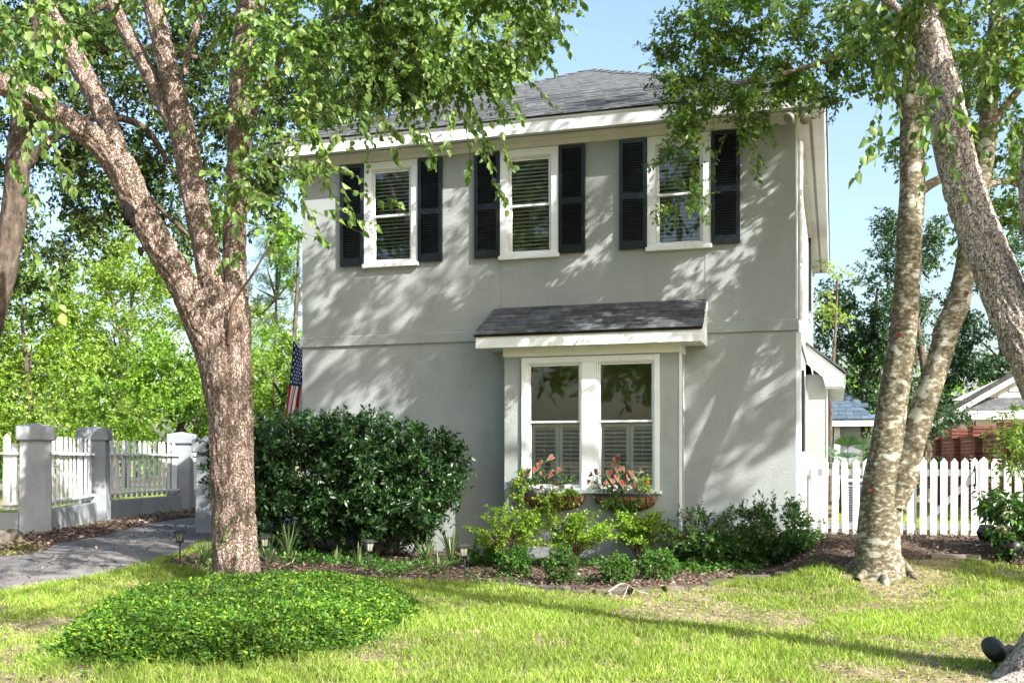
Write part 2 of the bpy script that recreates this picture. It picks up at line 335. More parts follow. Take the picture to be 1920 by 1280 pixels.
# ------------------------------------------------------------------ the house
HOUSE = thing('house', (-3.64, 0, -.4), 'two storey grey stucco house with navy shutters and white trim', 'house')
H = HOUSE
def wall_sheet(mb, x0, x1, z0, z1, Y, openings, depth=.14):
    xs = sorted({x0, x1, *[o[0] for o in openings], *[o[1] for o in openings]}); zs = sorted({z0, z1, *[o[2] for o in openings], *[o[3] for o in openings]})
    for a, b in zip(xs[:-1], xs[1:]):
        for c, d in zip(zs[:-1], zs[1:]):
            mx, mz = (a+b)/2, (c+d)/2
            if any(o[0] < mx < o[1] and o[2] < mz < o[3] for o in openings): continue
            mb.add([(a, Y, c), (b, Y, c), (b, Y, d), (a, Y, d)], [(0, 1, 2, 3)])
    for (a, b, c, d) in openings:
        e = Y+depth
        mb.add([(a, Y, c), (b, Y, c), (b, Y, d), (a, Y, d), (a, e, c), (b, e, c), (b, e, d), (a, e, d)], [(0, 4, 5, 1), (1, 5, 6, 2), (2, 6, 7, 3), (3, 7, 4, 0)])
WX = (-5.803, -3.663, -1.537)
XL, XR, YB, ZW = -7.284, 0.0, 12.0, 5.57
BX0, BX1, BY = -3.895, -1.46, -.45
up_open = [(c-.325, c+.325, 3.95, 5.35) for c in WX]
mb = MB(); wall_sheet(mb, XL, XR, -.9, ZW, 0, up_open+[(BX0+.15, BX1-.15, .3, 2.45)]); mb.build('front_wall', M['stucco'], H)
side_open = [(2.6, 3.4, 1.15, 2.35), (7.5, 8.3, 3.95, 5.35)]
mb = MB(); mb.add([(XL, 0, -.9), (XL, YB, -.9), (XL, YB, ZW), (XL, 0, ZW)], [(0, 3, 2, 1)]); mb.build('left_wall', M['stucco'], H)
mb = MB(); mb.add([(XL, YB, -.9), (XR, YB, -.9), (XR, YB, ZW), (XL, YB, ZW)], [(0, 3, 2, 1)]); mb.build('back_wall', M['stucco'], H)
mb = MB(); mb.add([(XR, 0, -.9), (XR, YB, -.9), (XR, YB, ZW), (XR, 0, ZW)], [(0, 1, 2, 3)]); mb.build('right_wall', M['stucco'], H)
mb = MB(); mb.box(XL+.01, XR-.01, .01, YB-.01, 2.66, 2.8); mb.build('upper_floor', M['room'], H)
mb = MB(); mb.box(XL+.01, XR-.01, 2.2, 2.3, -.3, 2.6); mb.box(XL+.01, XR-.01, 3.4, 3.5, 2.82, 5.5); mb.build('inner_wall', M['room'], H)
mb = MB(); mb.box(XL+.01, XR-.01, .01, YB-.01, -.3, -.1); mb.build('ground_floor', M['room'], H)
mb = MB(); mb.box(XL+.01, XR-.01, .01, YB-.01, 5.46, 5.5); mb.build('room_ceiling', M['room'], H)
# belt course with a lipped top
mb = MB(); prof = [(0.0, 2.722), (-.032, 2.722), (-.032, 2.858), (-.022, 2.868), (0.0, 2.872)]
mb.prism([(p[0]+.002, p[1]) for p in prof], 'x', XL-.032, XR+.034); mb.build('belt_course', M['stucco'], H)
mb = MB(); mb.box(XR-.002, XR+.032, .0, YB, 2.722, 2.866); mb.build('side_belt_course', M['stucco'], H)
for xx, z0, z1 in ((-4.09, 3.19, 3.87), (-1.18, 3.17, 3.86)): mb = MB(); mb.box(xx-.005, xx+.005, -.004, .002, z0, z1); mb.build('control_joint', M['stucco_wall'], H)
# cornice: frieze, bed mould, soffit with vent, fascia, drip edge
ov = .36
def ring(z0, z1, o0, o1, mat, name, back=True):
    mb = MB()
    mb.box(XL-o1, XR+o1, -o1, -o0, z0, z1); mb.box(XR+o0, XR+o1, -o0+.0005, YB+o1, z0, z1); mb.box(XL-o1, XL-o0, -o0+.0005, YB+o1, z0, z1)
    return mb.build(name, mat, H)
ring(5.45, 5.566, -.002, .030, M['cream'], 'frieze_board'); ring(5.525, 5.567, .031, .062, M['cream'], 'bed_mould')
ring(5.567, 5.580, -.01, ov-.024, M['cream'], 'soffit')
ring(5.548, 5.735, ov-.024, ov, M['white'], 'fascia'); ring(5.715, 5.742, ov+.001, ov+.016, M['white'], 'drip_edge')
vent = MB(); dk = plain('vent_dark', (.10, .085, .075), .9, .1)
for k in range(2): vent.box(XL-ov+.05 if k == 0 else XR+.16, XR+ov-.05 if k == 0 else XR+.20, -.20 if k == 0 else -.16, -.16 if k == 0 else YB+.2, 5.5615, 5.5665)
vt = vent.build('soffit_vent', dk, H)
fin = MB(); fin.box(-.004, .004, -.021, .021, -.003, .0); fm = fin.mesh('vent_fin', M['cream'])
st = MB()
for i in range(300): st.box(XL-ov+.08+i*.0262, XL-ov+.088+i*.0262, -.201, -.159, 5.5585, 5.5625)
for i in range(300): st.box(XR+.159, XR+.201, -.12+i*.04, -.112+i*.04, 5.5585, 5.5625)
tag(st.build('vent_fin', M['cream'], vt), kind='stuff')
# main hip roof with laid shingles
E0, AZ, EZ = ov+.035, 7.85, 5.744
ex0, ex1, ey0, ey1 = XL-E0, XR+E0, -E0, YB+E0; hw = (ex1-ex0)/2; cxr = (ex0+ex1)/2
mb = MB(); ap, ap2 = (cxr, ey0+hw, AZ), (cxr, ey1-hw, AZ)
c4 = [(ex0, ey0, EZ), (ex1, ey0, EZ), (ex1, ey1, EZ), (ex0, ey1, EZ)]
mb.add(c4+[ap, ap2], [(0, 1, 4), (1, 2, 5, 4), (2, 3, 5), (3, 0, 4, 5), (3, 2, 1, 0)])
ROOF = mb.build('roof', M['under'], H)
sl = math.atan2(AZ-EZ, hw); SL = math.hypot(AZ-EZ, hw)
def shingle_mesh(w, l, name='shingle', mat='shingle'):
    m = MB(); m.add([(-w/2, 0, .004), (w/2, 0, .004), (w/2, 0, .014), (-w/2, 0, .014), (-w/2, l, .002), (w/2, l, .002), (w/2, l, .006), (-w/2, l, .006)],
                    [(0, 1, 5, 4), (3, 7, 6, 2), (0, 3, 2, 1), (0, 4, 7, 3), (1, 2, 6, 5)]); return m.mesh(name, M[mat])
shm = [shingle_mesh(w, .20) for w in (.295, .292, .288)]
rng = random.Random(3); expo = .142; cnt = 0; rest = MB(); ROT = Matrix.Rotation(sl, 4, 'X')
for r in range(int(SL/expo)):
    s = r*expo; half = hw*(1-s/SL); y = ey0+s*math.cos(sl); z = EZ+s*math.sin(sl); x = cxr-half+((r*.137) % .3)-.15
    while x < cxr+half-.02:
        x0 = max(x, cxr-half); x1 = min(x+.3, cxr+half); w = x1-x0
        if w > .04:
            jz = rng.uniform(0, .004); jy = rng.uniform(-.006, .006)
            if cnt < 300:
                if w > .29: piece('shingle', shm[cnt % 3], ((x0+x1)/2, y+jy, z+.004+jz), ROOF, (sl+rng.uniform(-.004, .012), 0, rng.uniform(-.004, .004)))
                else: piece('shingle', shm[0], ((x0+x1)/2, y+jy, z+.004+jz), ROOF, (sl, 0, 0), (w/.298, 1, 1))
                cnt += 1
            else:
                mt = Matrix.Translation(((x0+x1)/2, y+jy, z+.004+jz)) @ ROT
                rest.box(-w/2+.003, w/2-.003, 0, .19, .003, .012, 0, mt)
        x += .3
tag(rest.build('shingle', M['shingle'], ROOF), kind='stuff')
mb = MB()
for r in range(26):   # hip caps on the two front hips
    for sx in (0, 1):
        a = Vector(c4[sx]); b = Vector(ap); p = a.lerp(b, (r+.0)/26); q = a.lerp(b, (r+1.25)/26 if r < 25 else 1)
        d = (q-p); up = Vector((0, -.46, .88)) ; side = d.cross(Vector((0, 0, 1))).normalized()
        lf = .012*Vector((0, 0, 1))
        mb.add([p-side*.12-Vector((0, 0, .035))+lf*2, p+lf*3.2, p+side*.12-Vector((0, 0, .035))+lf*2, q-side*.11-Vector((0, 0, .035))+lf, q+lf*2, q+side*.11-Vector((0, 0, .035))+lf], [(0, 1, 4, 3), (1, 2, 5, 4)])
tag(mb.build('hip_cap', M['shingle'], ROOF), kind='stuff')

# upper windows and louvred shutters
def frame_boxes(mb, x0, x1, z0, z1, w, y0, y1, wb=None):
    wb = w if wb is None else wb
    mb.box(x0, x1, y0, y1, z1-w, z1); mb.box(x0, x1, y0, y1, z0, z0+wb)
    mb.box(x0, x0+w, y0, y1, z0+wb, z1-w); mb.box(x1-w, x1, y0, y1, z0+wb, z1-w)
bslat = MB(); bslat.box(-.30, .30, -.024, .024, -.0015, .0015); bsm = bslat.mesh('blind_slat', M['blind'])
for wi, c in enumerate(WX):
    mb = MB(); frame_boxes(mb, c-.434, c+.434, 3.925, 5.44, .108, -.034, .0, .04); w = mb.build('window', M['white'], H, bevel=.004)
    mb = MB(); mb.box(c-.45, c+.45, -.072, .02, 3.866, 3.922); mb.build('sill', M['white'], w, bevel=.005)
    mb = MB(); frame_boxes(mb, c-.326, c+.326, 3.945, 5.334, .022, -.012, .10); mb.build('jamb', M['cream'], w)
    mb = MB(); frame_boxes(mb, c-.304, c+.304, 4.625, 5.312, .03, .018, .046); mb.build('upper_sash', M['white'], w, bevel=.003)
    mb = MB(); frame_boxes(mb, c-.304, c+.304, 3.967, 4.655, .03, .050, .078); mb.build('lower_sash', M['white'], w, bevel=.003)
    mb = MB(); mb.box(c-.276, c+.276, .030, .034, 4.655, 5.284); mb.build('pane', M['glass'], w)
    mb = MB(); mb.box(c-.276, c+.276, .062, .066, 3.995, 4.627); mb.build('pane', M['glass'], w)
    for k in range(25):
        piece('blind_slat', bsm, (c, .112, 3.985+k*.0545), w, (math.radians(28 if k < 12 else 34)+rng.uniform(-.04, .04), 0, rng.uniform(-.004, .004)))
    mb = MB()
    for dx in (-.20, -.02, .19): mb.box(c+dx-.002, c+dx+.002, .083, .086, 3.97, 5.32)
    mb.build('blind_cord', M['cream'], w)
    mb = MB(); mb.box(c-.325, c+.325, .125, .155, 5.30, 5.37); mb.build('blind_rail', M['cream'], w)
lou = MB(); lou.add([(-.139, -.016, -.002), (.139, -.016, -.002), (.139, .012, .009), (-.139, .012, .009), (-.139, -.016, .003), (.139, -.016, .003), (.139, .012, .014), (-.139, .012, .014)],
                    [(0, 3, 2, 1), (4, 5, 6, 7), (0, 1, 5, 4), (1, 2, 6, 5), (2, 3, 7, 6), (3, 0, 4, 7)]); loum = lou.mesh('slat', M['shutter'])
for c in WX:
    for sx in (-1, 1):
        x0 = c+.437 if sx > 0 else c-.437-.383; x1 = x0+.383; z0, z1 = 3.913, 5.425
        mb = MB(); frame_boxes(mb, x0, x1, z0, z1, .052, -.052, -.006, .115); mb.box(x0+.052, x1-.052, -.052, -.006, 4.60, 4.69)
        mb.box(x0+.053, x1-.053, -.012, -.008, z0+.116, z1-.053)
        s = mb.build('shutter', M['shutter'], H, bevel=.003)
        for a, b in ((z0+.118, 4.60), (4.692, z1-.055)):
            n = int((b-a)/.0335)
            for k in range(n): piece('slat', loum, ((x0+x1)/2, -.034, a+.012+k*(b-a-.01)/n), s)

# projecting bay
mb = MB()
wall_sheet(mb, BX0, BX1, -.9, 2.56, BY, [(-3.56, -2.80, .60, 2.36), (-2.575, -1.80, .60, 2.36)])
mb.add([(BX1, BY, -.9), (BX1, 0, -.9), (BX1, 0, 2.56), (BX1, BY, 2.56)], [(0, 1, 2, 3)]); mb.add([(BX0, BY, -.9), (BX0, 0, -.9), (BX0, 0, 2.56), (BX0, BY, 2.56)], [(0, 3, 2, 1)])
BAY = mb.build('bay', M['stucco'], H)
mb = MB(); mb.box(BX0-.016, BX1+.016, BY-.022, -.001, 2.43, 2.585); mb.build('bay_frieze', M['white'], BAY, bevel=.004)
mb = MB(); mb.box(BX1-.012, BX1+.014, BY-.008, BY+.06, -.9, 2.428); mb.build('corner_bead', M['white'], BAY)
mb = MB(); mb.box(BX0-.03, BX1+.03, BY-.26, -.002, 2.587, 2.60); mb.build('bay_soffit', M['white'], BAY)
ry0, rz0, ry1, rz1 = -.77, 2.705, 0.0, 3.185; rx0, rx1 = -4.235, -1.13
mb = MB(); mb.box(rx0+.02, rx1-.02, -.752, -.728, 2.535, 2.70); mb.box(rx0+.02, rx0+.044, -.727, -.001, 2.535, 2.70); mb.box(rx1-.044, rx1-.02, -.727, -.001, 2.535, 2.70); mb.build('bay_fascia', M['white'], BAY, bevel=.003)
mb = MB(); mb.box(rx0+.045, rx1-.045, -.727, -.002, 2.553, 2.575); mb.build('bay_soffit', M['white'], BAY)
mb = MB(); mb.prism([(-.727, 2.70), (-.001, 2.70), (-.001, 3.15)], 'x', rx1-.040, rx1-.022); mb.prism([(-.727, 2.70), (-.001, 2.70), (-.001, 3.15)], 'x', rx0+.022, rx0+.040); mb.build('bay_gable', M['white'], BAY)
bs = math.atan2(rz1-rz0, ry1-ry0); BSL = math.hypot(rz1-rz0, ry1-ry0)
mb = MB(); mb.add([(rx0, ry0, rz0), (rx1, ry0, rz0), (rx1-.05, ry1, rz1), (rx0+.1, ry1, rz1), (rx0, ry0, rz0-.02), (rx1, ry0, rz0-.02), (rx1-.05, ry1, rz1-.03), (rx0+.1, ry1, rz1-.03)], [(0, 1, 2, 3), (7, 6, 5, 4), (0, 4, 5, 1), (1, 5, 6, 2), (3, 7, 4, 0)])
BR = mb.build('bay_roof', M['under'], H)
for r in range(7):
    s = r*.126; y = ry0+s*math.cos(bs)-.012; z = rz0+s*math.sin(bs); f = s/BSL; a, b = rx0+.1*f-.01, rx1-.05*f+.01; x = a+((r*.117) % .3)-.3
    while x < b-.03:
        x0, x1 = max(x, a), min(x+.3, b); w = x1-x0
        if w > .03: piece('shingle', shm[rng.randrange(3)], ((x0+x1)/2, y+rng.uniform(-.008, .008), z+.004+rng.uniform(0, .005)), BR, (bs+rng.uniform(-.01, .03), 0, rng.uniform(-.006, .006)), (w/.295, 1 if r < 6 else .55, 1.3))
        x += .3
# bay windows
mb = MB()
for x0, x1 in ((-3.64, -3.565), (-1.795, -1.73)): mb.box(x0, x1, BY-.034, BY, .60, 2.412)
mb.box(-2.79, -2.585, BY-.030, BY, .60, 2.335); mb.box(-3.565, -1.795, BY-.034, BY, 2.335, 2.412)
BW = mb.build('bay_window', M['white'], H, bevel=.004)
mb = MB(); mb.box(-3.67, -1.70, BY-.075, BY+.02, .555, .598); mb.build('sill', M['white'], BW, bevel=.005)
csl = MB(); csl.box(-.5, .5, -.028, .028, -.004, .004); cslm = csl.mesh('slat', M['cafe'])
for (x0, x1) in ((-3.565, -2.795), (-2.58, -1.795)):
    mb = MB(); frame_boxes(mb, x0, x1, .60, 2.338, .02, BY-.012, BY+.10); mb.build('jamb', M['white'], BW)
    mb = MB(); frame_boxes(mb, x0+.021, x1-.021, 1.515, 2.317, .024, BY+.014, BY+.044); mb.build('upper_sash', M['white'], BW, bevel=.003)
    mb = MB(); frame_boxes(mb, x0+.021, x1-.021, .621, 1.548, .024, BY+.048, BY+.078, .05); mb.build('lower_sash', M['white'], BW, bevel=.003)
    mb = MB(); mb.box(x0+.044, x1-.044, BY+.027, BY+.031, 1.538, 2.294); mb.build('pane', M['glass'], BW)
    mb = MB(); mb.box(x0+.044, x1-.044, BY+.061, BY+.065, .670, 1.525); mb.build('pane', M['glass'], BW)
    xm = (x0+x1)/2+.03
    for a, b in ((x0+.02, xm-.004), (xm+.004, x1-.02)):
        mb = MB(); frame_boxes(mb, a, b, .62, 1.50, .045, BY+.150, BY+.178, .09); mb.build('cafe_shutter', M['cafe'], BW)
        for k in range(13): piece('slat', cslm, ((a+b)/2, BY+.164, .745+k*.0575), BW, (math.radians(18)+rng.uniform(-.03, .03), 0, 0), (b-a-.092, 1, 1))
        mb = MB(); mb.box((a+b)/2-.004, (a+b)/2+.004, BY+.128, BY+.134, .72, 1.44); mb.build('tilt_rod', M['cafe'], BW)
# right side: narrow lean-to with a boxed eave, window on the side wall
mb = MB(); mb.box(XR+.001, .36, 5.0, 9.0, -.3, 2.52); WG = mb.build('side_wing', M['stucco'], H)
mb = MB(); mb.prism([(.002, 3.05), (.66, 2.50), (.66, 2.30), (.34, 2.30), (.30, 2.46), (.002, 2.72)], 'y', 4.86, 4.90); mb.build('rake_board', M['white'], WG)
mb = MB(); mb.box(.34, .66, 4.902, 9.1, 2.26, 2.30); mb.build('eave_soffit', M['cream'], WG)
mb = MB(); mb.box(.645, .668, 4.86, 9.1, 2.27, 2.51); mb.build('eave_fascia', M['white'], WG)
mb = MB(); mb.prism([(.002, 3.06), (.002, 3.10), (.69, 2.545), (.69, 2.515)], 'y', 4.82, 9.1); mb.build('wing_roof', M['shingle'], WG)
mb = MB(); mb.box(.361, .375, 4.985, 5.06, -.3, 2.3); mb.build('corner_board', M['white'], WG)
for (ya, yb, za, zb) in side_open:
    mb = MB(); mb.box(XR, XR+.03, ya-.1, yb+.1, za-.1, zb+.1); w = mb.build('side_window', M['white'], H)
    mb = MB(); mb.box(XR+.031, XR+.036, ya, yb, za, zb); mb.build('pane', M['black'], w)
    mb = MB(); mb.box(XR+.002, XR+.05, ya-.45, ya-.12, za-.02, zb+.02); mb.build('side_shutter', M['shutter'], w)
mb = MB(); mb.box(XR+.0, XR+.07, .04, .11, -.4, 2.7); mb.build('downspout', M['white'], H, bevel=.01)
mb = MB(); mb.tube([(XR+.05, .35, 2.9), (XR+.05, .35, 5.3)], .035, 8); mb.build('conduit', M['cream'], H)
# left side: corner of a porch roof
mb = MB(); mb.prism([(XL-.002, 3.12), (XL-.34, 2.92), (XL-.34, 2.89), (XL-.002, 2.89)], 'y', .5, 4.5); pr = mb.build('porch_roof', M['under'], H)
mb = MB(); mb.box(XL-.30, XL-.002, .54, 4.4, 2.66, 2.888); mb.build('porch_beam', M['stucco'], H)
# ------------------------------------------------------------------ right picket fence and gate
def picket_mesh(w, h, t, rounded=False):
    m = MB()
    if rounded: prof = [(-w/2, 0), (w/2, 0), (w/2, h-.07), (w*.36, h-.03), (0, h), (-w*.36, h-.03), (-w/2, h-.07)]
    else: prof = [(-w/2, 0), (w/2, 0), (w/2, h-.055), (0, h), (-w/2, h-.055)]
    m.prism(prof, 'y', -t/2, t/2); return m.mesh('picket', M['picket'])
pk = picket_mesh(.084, 1.0, .02); r2 = random.Random(5)
FY = .25
fen = thing('picket_fence', (.8, FY, 0), 'white picket fence running from the house corner to behind the forked grey trunk', 'fence')
mb = MB(); mb.box(.10, 1.50, FY+.022, FY+.06, .80, .885); mb.build('rail', M['picket'], fen)
mb = MB(); mb.box(.10, 1.50, FY+.022, FY+.06, .09, .175); mb.build('rail', M['picket'], fen)
for x in (.16, 1.47): mb = MB(); mb.box(x-.045, x+.045, FY+.062, FY+.15, -.2, 1.04); mb.build('post', M['picket'], fen, bevel=.004)
mb = MB(); mb.box(.06, .13, FY-.02, FY+.02, -.1, 1.08); mb.build('end_board', M['picket'], fen)
for k in range(10): piece('picket', pk, (.225+k*.1345, FY, .025+r2.uniform(-.008, .008)), fen, (r2.uniform(-.012, .012), r2.uniform(-.016, .016), 0))
gate = thing('garden_gate', (1.9, FY, 0), 'white picket gate with black iron handle before the brick wall', 'gate')
mb = MB(); mb.box(1.56, 2.245, FY+.022, FY+.058, .80, .885); mb.build('rail', M['picket'], gate)
mb = MB(); mb.box(1.56, 2.245, FY+.022, FY+.058, .10, .18); mb.build('rail', M['picket'], gate)
mb = MB(); mb.add([(1.57, FY+.024, .19), (1.66, FY+.024, .19), (2.24, FY+.024, .79), (2.15, FY+.024, .79), (1.57, FY+.054, .19), (1.66, FY+.054, .19), (2.24, FY+.054, .79), (2.15, FY+.054, .79)], [(0, 1, 2, 3), (7, 6, 5, 4), (0, 4, 5, 1), (1, 5, 6, 2), (2, 6, 7, 3), (3, 7, 4, 0)]); mb.build('brace', M['picket'], gate)
for k in range(6): piece('picket', pk, (1.59+k*.1235, FY, .035+r2.uniform(-.006, .006)), gate, (0, r2.uniform(-.006, .006), 0))
hx, hy = 2.2075, FY-.012
mb = MB(); mb.tube([(hx, hy-.004, .70), (hx, hy-.035, .72), (hx, hy-.042, .78), (hx, hy-.035, .85), (hx, hy-.004, .87)], [.008, .011, .013, .011, .008], 8)
for z, s in ((.69, -1), (.88, 1)):
    mb.lathe([(.004, -.004), (.02, -.003), (.02, .003), (.004, .004)], (hx, hy, z), 12, mtx=Matrix.Rotation(PI/2, 4, 'X'))
    mb.prism([(hx-.012, z+s*.012), (hx, z+s*.045), (hx+.012, z+s*.012)], 'y', hy-.004, hy+.004)
    mb.lathe([(.003, -.004), (.011, -.003), (.011, .003), (.003, .004)], (hx, hy, z+s*.045), 10, mtx=Matrix.Rotation(PI/2, 4, 'X'))
mb.build('handle', M['black'], gate)
fe2 = thing('picket_fence', (2.9, FY, 0), 'short white picket fence right of the gate beside the hydrangea', 'fence')
mb = MB(); mb.box(2.30, 3.6, FY+.022, FY+.06, .80, .885); mb.build('rail', M['picket'], fe2)
mb = MB(); mb.box(2.30, 3.6, FY+.022, FY+.06, .10, .18); mb.build('rail', M['picket'], fe2)
mb = MB(); mb.box(2.262, 2.36, FY-.012, FY+.02, .0, 1.0); mb.prism([(2.262, 1.0), (2.36, 1.0), (2.311, 1.05)], 'y', FY-.012, FY+.02); mb.build('gate_post', M['picket'], fe2)
for k in range(9): piece('picket', pk, (2.455+k*.132, FY, .03+r2.uniform(-.008, .008)), fe2, (r2.uniform(-.012, .012), r2.uniform(-.018, .018), 0))
# timber steps and slab in front of the gate
for (a, b, y, dz, lab) in (((1745, 1046), (1838, 1047), 0, .05, 'lower old timber step edge in front of the gate mulch'), ((1770, 1024), (1860, 1026), 0, .045, 'upper weathered timber step edge near the white gate')):
    p, q = G(*a), G(*b); mb = MB(); mb.box(p[0], q[0], p[1]-.05, p[1]+.05, zt(p[0], p[1])-.06, zt(p[0], p[1])+dz)
    o = mb.build('step_timber', M['timber'], None, bevel=.008); tag(o, lab, 'step', 'gate steps')
mb = MB(); p = G(1790, 1013); mb.box(p[0]-.3, p[0]+.35, p[1]-.15, p[1]+.2, -.1, zt(p[0], p[1])+.03); tag(mb.build('stepping_slab', M['moss_stone'], None, bevel=.01), 'flat stone slab lying at the foot of the gate', 'slab')

# ------------------------------------------------------------------ left gate pillars, low walls, picket panels
PIL = {}
def pillar(key, px, py, w, h, label):
    p = G(px, py); z = float(zt(p[0], p[1])); PIL[key] = (p[0], p[1])
    t = thing('gate_pillar', (p[0], p[1], z), label, 'pillar', 'stucco pillars along the driveway')
    rz = Matrix.Rotation(math.radians(ROTP[key]), 4, 'Z'); T = Matrix.Translation((p[0], p[1], z)) @ rz
    mb = MB(); mb.add([T@Vector(v) for v in [(-w/2*1.06, -w/2*1.06, -.3), (w/2*1.06, -w/2*1.06, -.3), (w/2*1.06, w/2*1.06, -.3), (-w/2*1.06, w/2*1.06, -.3), (-w/2, -w/2, h-.27), (w/2, -w/2, h-.27), (w/2, w/2, h-.27), (-w/2, w/2, h-.27)]], [(0, 1, 5, 4), (1, 2, 6, 5), (2, 3, 7, 6), (3, 0, 4, 7), (4, 5, 6, 7)])
    mb.build('shaft', M['stucco_wall'], t, bevel=.015)
    c = w/2+.055; mb = MB(); mb.add([T@Vector(v) for v in [(-c, -c, h-.275), (c, -c, h-.275), (c, c, h-.275), (-c, c, h-.275), (-c, -c, h-.06), (c, -c, h-.06), (c, c, h-.06), (-c, c, h-.06), (0, 0, h)]], [(3, 2, 1, 0), (0, 1, 5, 4), (1, 2, 6, 5), (2, 3, 7, 6), (3, 0, 4, 7), (4, 5, 8), (5, 6, 8), (6, 7, 8), (7, 4, 8)])
    mb.build('cap', M['stucco_wall'], t, bevel=.025)
ROTP = {'A': 40, 'B': 30, 'C': 22, 'D': 10}
pillar('A', 67, 1002, .44, 1.74, 'nearest and leftmost stucco pillar at the edge of the driveway')
pillar('B', 177, 975, .47, 1.81, 'middle stucco pillar between two white picket panels')
pillar('C', 341, 957, .45, 1.80, 'stucco pillar farthest along the driveway, just left of the birch trunk')
pillar('D', 396, 998, .36, 1.55, 'stucco pillar almost hidden behind the birch trunk')
PIL['Z'] = (PIL['A'][0]-1.2, PIL['A'][1]-1.9); e = G(470, 956); PIL['E'] = (PIL['C'][0]+1.6, PIL['C'][1]+2.6)
pkl = picket_mesh(.105, 1.16, .022, True)
def panel(a, b, lab_f, lab_w, n, trim=.26):
    A, B = np.array(PIL[a]), np.array(PIL[b]); d = nrm(B-A); nn = np.array([d[1], -d[0]])
    if np.dot(nn, CAM[:2]-A) < 0: nn = -nn
    A2, B2 = A+d*trim, B-d*trim; L = np.linalg.norm(B2-A2); za = float(zt(*A))
    Rz = Matrix.Translation((A2[0], A2[1], za)) @ Matrix(((d[0], -nn[0], 0, 0), (d[1], -nn[1], 0, 0), (0, 0, 1, 0), (0, 0, 0, 1)))
    mb = MB(); mb.box(-.05, L+.05, -.10, .10, -.3, .36, 0, Rz); o = mb.build('low_wall', M['stucco_wall'], None, bevel=.012); tag(o, lab_w, 'wall', 'low stucco walls between pillars')
    t = thing('picket_fence', (A2[0], A2[1], za), lab_f, 'fence', 'picket panels between pillars')
    for z in (.47, 1.245):
        mb = MB(); mb.box(.0, L, -.075, -.012, z, z+.045, 0, Rz); mb.build('rail', M['picket'], t, bevel=.004)
    for x in (.0, L-.09): mb = MB(); mb.box(x, x+.09, -.011, .07, .40, 1.42, 0, Rz); mb.build('post', M['picket'], t)
    ang = math.atan2(d[1], d[0])
    for k in range(n):
        s = .17+(L-.34)*k/(n-1); q = A2+d*s; piece('picket', pkl, (q[0], q[1], za+.40+r2.uniform(-.008, .008)), t, (r2.uniform(-.01, .01), r2.uniform(-.014, .014), ang), (1, 1, 1))
panel('Z', 'A', 'white picket panel cut by the left edge, before the nearest pillar', 'low stucco wall at the left edge before the nearest pillar', 7)
panel('A', 'B', 'white picket panel between the two nearest driveway pillars', 'low stucco wall between the two nearest driveway pillars', 12)
panel('B', 'C', 'wide white picket panel between middle and farthest pillars', 'low stucco wall between middle and farthest pillars', 14)
panel('C', 'E', 'white picket panel just left of the birch trunk', 'low stucco wall just left of the birch trunk', 12)
r9 = random.Random(8)
for k, (px, py, s) in enumerate(((6, 1000, .3), (28, 992, .24), (0, 1022, .26), (25, 1020, .2))):   # edging boulders at the far left
    p = G(px, py); V, F = [], []
    mb = MB(); mb.lathe([(s*.5, -.05), (s*.62, .06), (s*.55, .15), (s*.25, .2)], (p[0], p[1], p[2]), 9, rot=k)
    mb.V = [(x+r9.uniform(-.03, .03), y+r9.uniform(-.03, .03), z+r9.uniform(-.02, .02)) for x, y, z in mb.V]
    tag(mb.build('edging_rock', M['moss_stone'], None), ['brown rock against the leftmost pillar foot', 'small rock beside the leftmost pillar', 'brown rock at the left frame edge on the verge', 'flat brown rock low on the leaf strewn verge'][k], 'rock', 'rocks by the pillar')

# ------------------------------------------------------------------ brick garden wall with pierced panels
P1, P2 = at(1752, 860, 24.2)[:2], at(1990, 860, 15.6)[:2]
bd = nrm(P2-P1); bl = float(np.linalg.norm(P2-P1)); bang = math.atan2(bd[1], bd[0])
BWALL = thing('brick_wall', (P1[0], P1[1], 0), 'red brick garden wall with piers and pierced panels behind the gate', 'wall')
brk = MB(); brk.box(-.097, .097, -.05, .05, -.029, .029); brm = brk.mesh('brick', M['brick'])
brk = MB(); brk.box(-.046, .046, -.05, .05, -.029, .029); brh = brk.mesh('brick', M['brick'])
cand = []; rb = random.Random(12)
piers = [float(np.dot(at(px, 860, d)[:2]-P1, bd)) for px, d in ((1772, 23.4), (1812, 21.7), (1857, 20.0), (1915, 18.0))]
for row in range(19):
    z = .04+row*.072; x = .0 if row % 2 else -.105
    while x < bl:
        if not any(abs(x+.1-p) < .2 for p in piers):
            if 4 < row < 15 and row % 2 == 0 and min(abs(x+.1-p) for p in piers) > .38:
                cand.append((x+.05, z, 'h', 0))     # single headers leave square holes
            elif 4 < row < 15 and min(abs(x+.1-p) for p in piers) > .38: cand.append((x+.1+.0, z, 's', 0)) if int(x/.21) % 2 else cand.append((x+.05, z, 'h', 0))
            else: cand.append((x+.1, z, 's', 0))
        x += .21
for s in np.arange(0.03, bl, .075):                       # rowlock coping
    if not any(abs(s-p) < .2 for p in piers): cand.append((s, 1.445, 'c', 0))
for p in piers:
    for row in range(23):
        z = .04+row*.072; w = .16 if row < 20 else .20
        for k in (-1, 1):
            cand.append((p+k*w/2 if row % 2 else p+k*w*.56, z, 'p', w))
cand.sort(key=lambda c: -c[0]); bn = 0; rest = MB()
mz = Matrix.Rotation(bang, 4, 'Z')
def bplace(c):
    s, z, k, w = c; off = 0
    q = P1+bd*s; return (q[0], q[1], z)
near = sorted(range(len(cand)), key=lambda i: -(cand[i][0]/bl)-(.6 if cand[i][1] > .75 else 0)); pick = set(near[:300])
